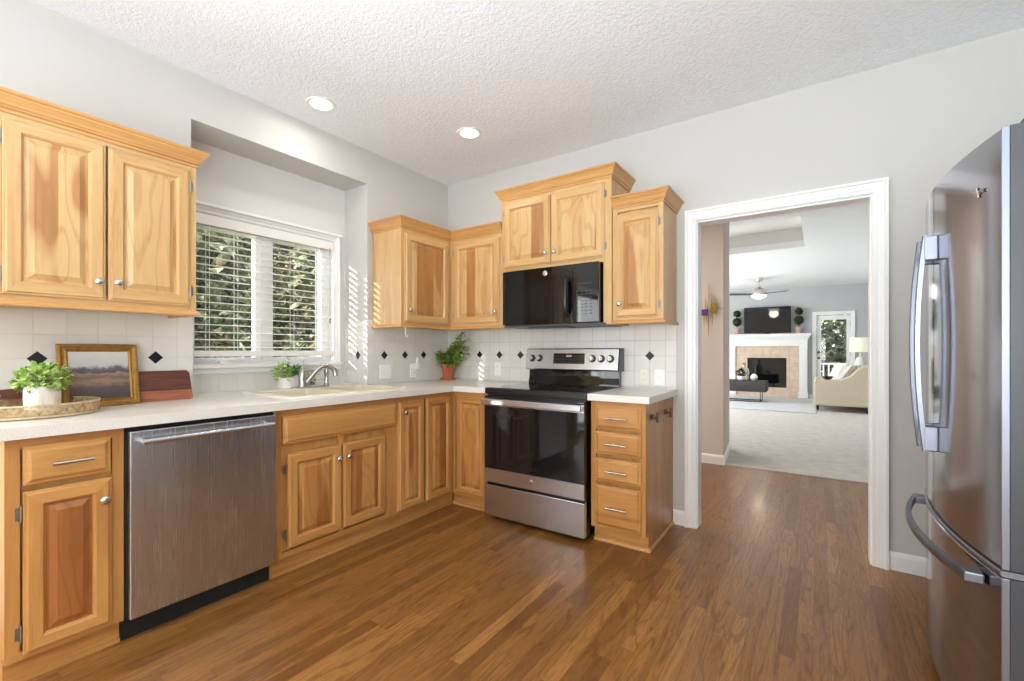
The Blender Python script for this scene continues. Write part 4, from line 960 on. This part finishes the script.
# glazed back door
gd = thing('door_1', '', '', ((DX0+DX1)/2, YB, 0)); del gd['label']; del gd['category']; gd['kind'] = 'structure'
mb = MB(); y0, y1 = YB+.03, YB+.07; g0, g1, gz0, gz1 = 2.925, 3.425, .30, 1.93
mb.box(DX0+.004, g0, y0, y1, .02, DZ1-.01); mb.box(g1, DX1-.004, y0, y1, .02, DZ1-.01); mb.box(g0, g1, y0, y1, .02, gz0); mb.box(g0, g1, y0, y1, gz1, DZ1-.01)
obj('door_leaf', mb, 'trim', parent=gd, bev=.004)
mb = MB(); mb.box(g0, g1, y0+.018, y0+.022, gz0, gz1); obj('door_glass', mb, 'glass', parent=gd)
mb = MB()
for i in range(34):
    z = 1.02+i*.026
    mb.box(g0+.01, g1-.01, y0+.024, y0+.036, z, z+.0015)
obj('door_blind_slats', mb, 'white_plastic', parent=gd)
mb = MB()
for z in (1.0, 1.14): mb.lathe((DX0+.045, y0, z), [(0, .03), (.008, .03), (.012, .012), (.035, .012), (.045, .026), (.06, .02)], 14, axis=(0, -1, 0))
obj('door_knob', mb, 'iron', parent=gd)
mb = MB()
for z in (.3, 1.1, 1.82): mb.tube([(DX1-.002, YB-.004, z-.05), (DX1-.002, YB-.004, z+.05)], .008, 8)
obj('door_hinge', mb, 'hinge', parent=gd)
mb = MB(); casing(mb, lambda u, d, z: (u, YB-d, z), DX0, DX1, 0, DZ1, .085, 0); struct('trim_10', mb, 'trim')

# patio door, and window frames added for the fill lights (behind the camera)
pd = thing('door_3', '', '', (-.1, -4.55, 0)); del pd['label']; del pd['category']; pd['kind'] = 'structure'
mb = MB()
for a, b, x in ((PD0, -3.75, -.2), (-3.82, PD1, -.26)):
    mb.box(x-.04, x, a, a+.07, 0.02, PDZ); mb.box(x-.04, x, b-.07, b, 0.02, PDZ); mb.box(x-.04, x, a+.07, b-.07, 0.02, .12); mb.box(x-.04, x, a+.07, b-.07, PDZ-.08, PDZ)
mb.box(-.36, 0, PD0, PD1, -.12, .02)
obj('door_frame', mb, 'trim', parent=pd)
mb = MB(); casing(mb, TL, PD0, PD1, 0.0, PDZ, .07, 0); struct('trim_11', mb, 'trim')
wn = thing('added_window_2', '', '', (2.1, YR, RZ0)); del wn['label']; del wn['category']; wn['kind'] = 'structure'
mb = MB(); y = YR-.06
for a, b in ((RW0, 1.567), (1.567, 2.633), (2.633, RW1)):
    mb.box(a, a+.05, y-.02, y+.02, RZ0, RZ1); mb.box(b-.05, b, y-.02, y+.02, RZ0, RZ1); mb.box(a+.05, b-.05, y-.02, y+.02, RZ0, RZ0+.05); mb.box(a+.05, b-.05, y-.02, y+.02, RZ1-.05, RZ1)
obj('window_frame', mb, 'trim', parent=wn)

mb = MB(); mb.box(RW0+.02, RW1-.02, YR-.035, YR-.031, RZ0+.02, RZ1-.02); mb.tube([(RW0+.02, YR-.033, RZ1-.03), (RW1-.02, YR-.033, RZ1-.03)], .018, 10)
tag(obj('sun_block_sheet', mb, 'white_plastic', org=(2.1, YR-.03, RZ1)), 'unseen white sheet added over the rear opening to block direct sun', 'sun blocker')  # added out of view to keep direct sun out of the room

wn = thing('added_window_3', '', '', (X1, -4.6, .75)); del wn['label']; del wn['category']; wn['kind'] = 'structure'  # added frame around the side fill light, no opening behind it
mb = MB(); mb.box(X1-.04, X1, -5.45, -5.38, .7, 2.3); mb.box(X1-.04, X1, -3.82, -3.75, .7, 2.3); mb.box(X1-.04, X1, -5.38, -3.82, .7, .77); mb.box(X1-.04, X1, -5.38, -3.82, 2.23, 2.3); mb.box(X1-.03, X1, -4.62, -4.58, .77, 2.23)
obj('window_frame', mb, 'trim', parent=wn)

# ------------------------------------------------------------------ wall art in the hall
wa = thing('wall_sculpture', 'gilt metal starburst wall sculpture with purple accent in the hallway', 'wall art', (1.93, 1.89, 1.62))
mb = MB(); ax0, az = 1.945, 1.63; ya = 1.878
for dx_, z0, z1, q in ((.008, -.10, .14, .004), (.045, -.06, .12, .004), (-.03, -.09, .07, .004), (-.06, -.20, -.02, .003), (-.012, -.02, .26, .004), (-.045, -.12, .10, .003), (.028, -.13, .13, .003), (.06, -.09, .09, .003), (-.018, -.30, 0, .004), (-.035, -.17, -.04, .003), (.02, -.19, -.03, .003)):
    mb.tube([(ax0+dx_, ya, az+z0), (ax0+dx_, ya, az+(z0+z1)/2), (ax0+dx_, ya, az+z1)], [.0015, q*1.4, .0015], 6)
mb.tube([(ax0, ya, az-.02), (ax0+.13, ya, az-.02)], .002, 6); mb.tube([(ax0, ya, az+.005), (ax0+.10, ya, az-.005)], .002, 6)
obj('rod', mb, 'brass', parent=wa)
mb = MB(); mb.lathe((ax0+.03, ya+.008, az+.01), [(0, .034), (.005, .034), (.010, .022), (.012, .01)], 8, axis=(0, -1, 0)); mb.lathe((ax0+.045, ya+.012, az-.05), [(0, .022), (.008, .02)], 8, axis=(0, -1, 0)); obj('medallion', mb, 'brass', parent=wa)
mb = MB(); mb.box(ax0-.085, ax0-.02, ya-.008, ya+.012, az-.085, az-.02); obj('purple_medallion', mb, 'purple', parent=wa, bev=.004)['label'] = 'purple enamel square'

# ------------------------------------------------------------------ fireplace
fp = thing('fireplace', 'white mantel fireplace with beige tile surround in the living room', 'fireplace', (1.77, YB, 0))
m0, m1 = .875, 2.645
mb = MB(); y = YB-.003
mb.box(1.05, 2.50, YB-.09, y, .24+.03, .27+.03) if False else None
for a, b in ((1.045, 1.325), (2.205, 2.50)): mb.box(a, b, YB-.10, y, 0.0, 1.30)
mb.box(1.325, 2.205, YB-.10, y, .995, 1.30); mb.box(1.325, 2.205, YB-.10, y, 0.0, .24); obj('tile_surround', mb, 'beige_tile', parent=fp)
mb = MB(); mb.box(1.325, 2.205, YB-.02, YB-.005, .24, .995); mb.box(1.325, 1.34, YB-.095, YB-.02, .24, .995); mb.box(2.19, 2.205, YB-.095, YB-.02, .24, .995); mb.box(1.34, 2.19, YB-.095, YB-.02, .24, .255); mb.box(1.34, 2.19, YB-.095, YB-.02, .98, .995)
obj('firebox', mb, 'blackmatte', parent=fp)
mb = MB(); mb.box(1.335, 2.195, YB-.085, YB-.08, .25, .985); obj('fire_screen', mb, 'blackglass', parent=fp)
for a, b in ((m0, 1.045), (2.475, m1)):
    mb = MB(); mb.box(a, b, YB-.15, YB-.102, 0, 1.299); mb.box(a-.015, b+.015, YB-.165, YB-.1005, 0, .15); mb.box(a+.03, b-.03, YB-.156, YB-.15, .22, 1.18); mb.box(a-.012, b+.012, YB-.165, YB-.1005, 1.24, 1.275)
    mb.box(a, b, YB-.102, y, 0, 1.299); obj('pilaster', mb, 'trim', parent=fp, bev=.004)
mb = MB(); mb.box(m0, m1, YB-.149, y, 1.30, 1.44); mb.box(m0-.006, m1+.006, YB-.156, y, 1.36, 1.3999); obj('frieze', mb, 'trim', parent=fp)
mb = MB(); mb.sweep([(m0, y), (m0, YB-.15), (m1, YB-.15), (m1, y)], [(0, 1.44), (.012, 1.44), (.016, 1.47), (.035, 1.50), (.05, 1.53), (.055, 1.55), (0, 1.55)], 1); mb.box(m0-.075, m1+.075, YB-.225, y, 1.55, 1.605); obj('mantel_shelf', mb, 'trim', parent=fp, bev=.003)
# tv
tv = thing('television', 'black flat-screen television standing on the fireplace mantel', 'television', (1.78, YB-.12, 1.605))
mb = MB(); mb.box(1.25, 2.305, YB-.14, YB-.10, 1.65, 2.30); mb.box(1.24, 2.315, YB-.142, YB-.10, 1.632, 1.652); obj('bezel', mb, 'black', parent=tv, bev=.004)
mb = MB(); mb.box(1.268, 2.287, YB-.1415, YB-.14, 1.672, 2.282); obj('screen', mb, 'ovenglass', parent=tv)
mb = MB(); mb.box(1.72, 1.84, YB-.13, YB-.11, 1.61, 1.65); mb.box(1.55, 2.01, YB-.18, YB-.06, 1.606, 1.616); obj('stand', mb, 'black', parent=tv)
# topiaries
def topiary(x, lab):
    t_ = thing('topiary', lab, 'plant', (x, YB-.12, 1.606), 'double-ball topiaries on the mantel'); del t_['group']
    y = YB-.12
    mb = MB(); mb.lathe((x, y, 1.606), [(0, .05), (.12, .07), (.125, .075), (.16, .075), (.155, .06)], 18); obj('pot', mb, 'palepot', parent=t_)
    mb = MB(); mb.tube([(x, y, 1.72), (x, y, 2.15)], .008, 8); obj('stem', mb, 'bark', parent=t_)
    for z, q in ((1.935, .115), (2.155, .088)):
        mb = MB(); mb.ball((x, y, z), q*.86, 16)
        for k in range(260):
            v = Vector((random.gauss(0, 1), random.gauss(0, 1), random.gauss(0, 1))).normalized(); mb.leaf(Vector((x, y, z))+v*q*.82, (v+Vector((random.uniform(-.7, .7),)*3)).normalized(), (0, 0, 1), .032, .02)
        obj('foliage_ball', mb, 'leaf_topiary', parent=t_, normals=False)
topiary(1.083, 'double-ball topiary in terracotta pot on the mantel, left of the television')
topiary(2.47, 'double-ball topiary in terracotta pot on the mantel, right of the television')

# ------------------------------------------------------------------ rug, bench, decor
mb = MB(); mb.box(-.6, 2.84, 6.86, 9.55, .008, .026); tag(obj('area_rug', mb, 'rug', org=(1.1, 8.2, .008), bev=.006), 'pale grey area rug on the living room carpet before the fireplace', 'rug')
bn = thing('coffee_table', 'charcoal upholstered coffee table on thin metal legs before the fireplace', 'coffee table', (1.4, 8.45, .026))
mb = MB(); 
mb.loft([rrect(.86+i, 1.92-i, 8.20+i, 8.74-i, .03, z) for i, z in ((.01, .255), (0, .275), (0, .47), (.008, .49), (.03, .50))], 0, True); obj('top', mb, 'charcoal', parent=bn)
for x in (.98, 1.80):
    mb = MB(); r_ = .009
    mb.tube([(x, 8.26, .036), (x, 8.26, .254)], r_, 8); mb.tube([(x, 8.68, .036), (x, 8.68, .254)], r_, 8); mb.tube([(x, 8.25, .036), (x, 8.69, .036)], r_, 8); obj('leg', mb, 'iron', parent=bn)
mb = MB(); mb.tube([(.98, 8.26, .036), (1.8, 8.26, .036)], .008, 8); mb.tube([(.98, 8.68, .036), (1.8, 8.68, .036)], .008, 8); obj('stretcher', mb, 'iron', parent=bn)
jt = thing('glass_bottle', 'large clear glass bottle with cork stopper on the charcoal table', 'bottle', (1.44, 8.55, .50))
mb = MB(); mb.lathe((1.44, 8.55, .501), [(0, .07), (.01, .105), (.2, .11), (.26, .09), (.30, .045), (.36, .04), (.365, .045)], 28, caps=False); obj('glass', mb, 'jar', parent=jt)
mb = MB(); mb.lathe((1.44, 8.55, .845), [(0, .032), (.055, .036)], 16); obj('cork', mb, 'traywood', parent=jt)
mb = MB(); mb.lathe((1.40, 8.33, .5005), [(0, .035), (.02, .06), (.07, .075), (.10, .066), (.095, .06)], 24)
vt = thing('potted_plant', 'small green plant in a round white pot on the charcoal table', 'plant', (1.40, 8.33, .50)); obj('pot', mb, 'ceramic', parent=vt)
mb = MB(); bush(mb, (1.40, 8.33, .67), .09, .07, .08, 160, .05, .03); obj('foliage', mb, 'leaf_topiary', parent=vt, normals=False)
mb = MB(); mb.lathe((1.66, 8.38, .5005), [(0, .03), (.02, .06), (.07, .082), (.12, .06), (.15, .03), (.155, .02)], 24); tag(obj('vase', mb, 'ceramic', org=(1.66, 8.38, .5)), 'small round white vase beside the potted plant on the charcoal table', 'vase')

# ------------------------------------------------------------------ armchair with pillows
ac = thing('loveseat', 'cream upholstered loveseat with sloping arms and dark tapered legs in the living room', 'sofa', (3.25, 8.0, .026))
AX0, AX1, AY0, AY1 = 2.80, 3.72, 7.36, 8.75
prof = [(AX0, .12), (AX0-.005, .58), (AX0+.03, .615), (AX0+.22, .615), (AX0+.42, .63), (AX0+.56, .70), (AX0+.66, .82), (AX0+.74, .875), (AX1-.02, .885), (AX1+.03, .84), (AX1-.01, .12)]
for y in (AY0, AY1-.15):
    mb = MB(); mb.loft([[(x, y+e, z) for x, z in prof] for e in (0, .15)], 0); obj('arm', mb, 'cream', parent=ac, bev=.025)
mb = MB(); mb.box(AX0+.02, AX1-.18, AY0+.151, AY1-.151, .12, .33); obj('seat_base', mb, 'cream', parent=ac, bev=.01)
mb = MB(); mb.box(AX0+.0, AX1-.24, AY0+.155, AY1-.155, .332, .48); obj('seat_cushion', mb, 'cream', parent=ac, bev=.035)
mb = MB(); mb.loft([[(x, y, z) for x, z in ((AX1-.22, .12), (AX1-.20, .5), (AX1-.12, .87), (AX1-.02, .885), (AX1+.02, .84), (AX1-.02, .12))] for y in (AY0+.151, AY1-.151)], 0); obj('backrest', mb, 'cream', parent=ac, bev=.02)
for x, y in ((AX0+.06, AY0+.06), (AX1-.1, AY0+.06), (AX0+.06, AY1-.06), (AX1-.1, AY1-.06)):
    mb = MB(); zf = .0262 if x < 2.84+.02 and False else (.026 if x < 2.84 else .008); mb.loft([[(x+a*q, y+b*q, z) for a, b in ((-1,-1),(1,-1),(1,1),(-1,1))] for q, z in ((.016, .027 if x < 2.87 else .0085), (.03, .122))], 0); obj('leg', mb, 'darkwood', parent=ac)
def pillow(c, w_, t_, rot, lab, mat='pillow'):
    mb = MB(); N = 12; R = Matrix.Rotation(rot[2], 3, 'Z') @ Matrix.Rotation(rot[1], 3, 'Y') @ Matrix.Rotation(rot[0], 3, 'X')
    for sgn in (1, -1):
        vs = []; fs_ = []
        for i in range(N+1):
            for j in range(N+1):
                a, b = i/N*2-1, j/N*2-1; k = max(0, (1-a**4)*(1-b**4))**.5
                pinch = 1-.06*(1-abs(a*b)) if max(abs(a), abs(b)) > .99 else 1
                vs.append(Vector(c)+R @ Vector((a*w_/2*pinch, b*w_/2*pinch, sgn*t_/2*k)))
        for i in range(N):
            for j in range(N): fs_.append((i*(N+1)+j, i*(N+1)+j+1, (i+1)*(N+1)+j+1, (i+1)*(N+1)+j))
        mb.add(vs, fs_, 0, True)
    b = obj('pillow', mb, mat, org=tuple(c)); tag(b, lab, 'pillow'); return b
pillow((3.20, 8.06, .735), .44, .15, (0, -1.15, .35), 'pale linen pillow standing on the loveseat, farther from the doorway')
pillow((3.34, 7.80, .72), .40, .14, (0, -1.0, -.25), 'white pillow leaning inside the near arm of the loveseat')
mb = MB(); mb.lathe((3.02, 7.46, .622), [(0, .04), (.02, .07), (.055, .09), (.06, .088), (.03, .05)], 20); tag(obj('bowl', mb, 'black', org=(3.02, 7.46, .62)), 'small black bowl on the near arm of the loveseat', 'bowl')
# side table and lamp
st_ = thing('side_table', 'round dark side table behind the loveseat under the lamp', 'table', (3.62, 9.15, .008))
mb = MB(); mb.lathe((3.62, 9.15, .60), [(0, .24), (.02, .25), (.03, .245)], 32); obj('table_top', mb, 'darkwood', parent=st_)
mb = MB(); mb.lathe((3.62, 9.15, .0085), [(0, .16), (.02, .15), (.04, .03), (.3, .022), (.591, .04)], 20); obj('pedestal', mb, 'darkwood', parent=st_)
lp = thing('table_lamp', 'table lamp with pale drum shade and clear glass base behind the loveseat', 'lamp', (3.62, 9.15, .63))
mb = MB(); mb.lathe((3.62, 9.15, .631), [(0, .07), (.03, .09), (.12, .105), (.30, .10), (.40, .06), (.42, .02), (.50, .018)], 24); obj('lamp_base', mb, 'ceramic', parent=lp)
mb = MB(); N = 36
mb.loft([[(3.62+q*math.cos(2*PI*k/N), 9.15+q*math.sin(2*PI*k/N), z) for k in range(N)] for q, z in ((.195, 1.15), (.180, 1.46), (.177, 1.46), (.192, 1.15))], 0, True, cap0=False, cap1=False); obj('lamp_shade', mb, 'shade', parent=lp)

# ------------------------------------------------------------------ ceiling fan
fx_, fy_ = 1.79, 8.1
cf = thing('ceiling_fan', 'brushed nickel ceiling fan with grey blades and a light in the living room', 'ceiling fan', (fx_, fy_, HL))
mb = MB(); mb.lathe((fx_, fy_, HL-.06), [(0, .03), (.02, .06), (.06, .068)], 24); obj('canopy', mb, 'nickel', parent=cf)
mb = MB(); mb.tube([(fx_, fy_, HL-.06), (fx_, fy_, 2.57)], .013, 10); obj('downrod', mb, 'nickel', parent=cf)
mb = MB(); mb.lathe((fx_, fy_, 2.40), [(0, .15), (.03, .155), (.08, .14), (.13, .09), (.17, .04), (.19, .02)], 28); obj('motor_housing', mb, 'nickel', parent=cf)
mb = MB(); mb.lathe((fx_, fy_, 2.325), [(0, .03), (.012, .09), (.04, .135), (.072, .15)], 28); obj('light_globe', mb, 'fanlight', parent=cf)
for k in range(3):
    a = math.radians(-30+120*k); ca, sa = math.cos(a), math.sin(a); mb = MB(); rg = []
    for rr2, wd in ((.13, .05), (.20, .055), (.30, .062), (.45, .068), (.60, .066), (.635, .045)):
        rg.append([(fx_+ca*rr2-sa*q*wd, fy_+sa*rr2+ca*q*wd, 2.42+q*.012+e) for q, e in ((-1, -.004), (1, -.004), (1, .004), (-1, .004))])
    mb.loft(rg, 0); obj('blade', mb, 'charcoal', parent=cf)
l = bpy.data.lights.new('fan_bulb', 'POINT'); l.energy = 12; l.shadow_soft_size = .12; l.color = (1, .93, .82); o = bpy.data.objects.new('fan_bulb', l); COL.objects.link(o); o.location = (0, 0, 2.26-HL); o.parent = cf

# ------------------------------------------------------------------ outdoors
mb = MB(); mb.box(-30, 12, -22, -6.62, -.5, -.3); mb.box(-30, -.37, -6.62, 30, -.5, -.3); mb.box(-.37, 20, 10.33, 30, -.5, -.3); struct('ground', mb, 'grass')
def tree(x, y, h_, r_, n_, lab, z0=-.3):
    t_ = thing('tree', lab, 'tree', (x, y, z0))
    mb = MB(); mb.tube([(x, y, z0), (x+.05, y, z0+h_*.4), (x, y+.05, z0+h_*.8)], [.12, .09, .04], 8); obj('trunk', mb, 'bark', parent=t_)
    mb = MB()
    bl_ = [(random.uniform(-.5, .5)*r_, random.uniform(-.5, .5)*r_, random.uniform(.15, .9)*h_, random.uniform(.5, .8)*r_) for _ in range(16)]+[(dx_*r_, dx_*.3*r_, .16*h_, .75*r_) for dx_ in (-.5, .5)]
    for i in range(n_):
        b = random.choice(bl_); v = Vector((random.gauss(0, 1), random.gauss(0, 1), random.gauss(0, 1))).normalized()*b[3]*random.uniform(.6, 1)
        p = Vector((x+b[0], y+b[1], z0+b[2]))+v
        if p.z < -.25: continue
        mb.leaf(p, (random.uniform(-1, 1), random.uniform(-1, 1), random.uniform(-.8, .6)), (random.uniform(-1, 1), random.uniform(-1, 1), 1), random.uniform(.13, .25), random.uniform(.10, .17))
    obj('foliage', mb, 'leaf_tree', parent=t_, normals=False)
tree(-3.2, -1.2, 3.6, 0.9, 3600, 'leafy tree filling the left sash of the kitchen window, nearest the wall cabinet')
tree(-6.6, 1.0, 4.8, 1.25, 5200, 'leafy tree behind the middle bar of the kitchen window')
tree(-3.5, 1.65, 3.9, 1.0, 5200, 'leafy tree filling the right sash of the kitchen window')
tree(-8.8, 3.9, 6.4, 2.0, 6500, 'taller tree standing behind the others outside the kitchen window')
tree(3.1, 15.0, 4.0, 1.6, 4600, 'leafy tree seen through the glazed living room door')
tree(6.4, 17.2, 4.5, 1.8, 2600, 'leafy tree beyond the deck, right of the one in the glazed door')
mb = MB()
for i in range(9000):
    mb.leaf((random.uniform(-12.6, -11.6), random.uniform(-1.5, 9), random.uniform(-.25, 3.4)), (random.uniform(-1, 1), random.uniform(-1, 1), random.uniform(-.8, .6)), (random.uniform(-1, 1), random.uniform(-1, 1), 1), random.uniform(.25, .4), random.uniform(.2, .3))
tag(obj('hedge', mb, 'leaf_tree', org=(-12, 3.7, -.3), normals=False), 'tall hedge along the far side of the lawn, behind the trees outside the kitchen window', 'hedge')
dk = thing('deck_railing', 'white deck railing outside the glazed living room door', 'railing', (3.2, 11.7, -.02))
mb = MB(); mb.box(1.8, 5.4, 11.66, 11.74, .80, .85); mb.box(1.8, 5.4, 11.68, 11.72, .08, .12); obj('rail', mb, 'deck', parent=dk)
for k in range(30):
    mb = MB(); x = 1.9+k*.12; mb.box(x-.018, x+.018, 11.682, 11.718, .12, .80); obj('baluster', mb, 'deck', parent=dk)
for x in (1.85, 5.35):
    mb = MB(); mb.box(x-.045, x+.045, 11.655, 11.745, -.02, .9); obj('post', mb, 'deck', parent=dk)
mb = MB(); mb.box(1.6, 5.6, YB+.13, 11.8, -.12, -.02); struct('trim_12', mb, 'deck')
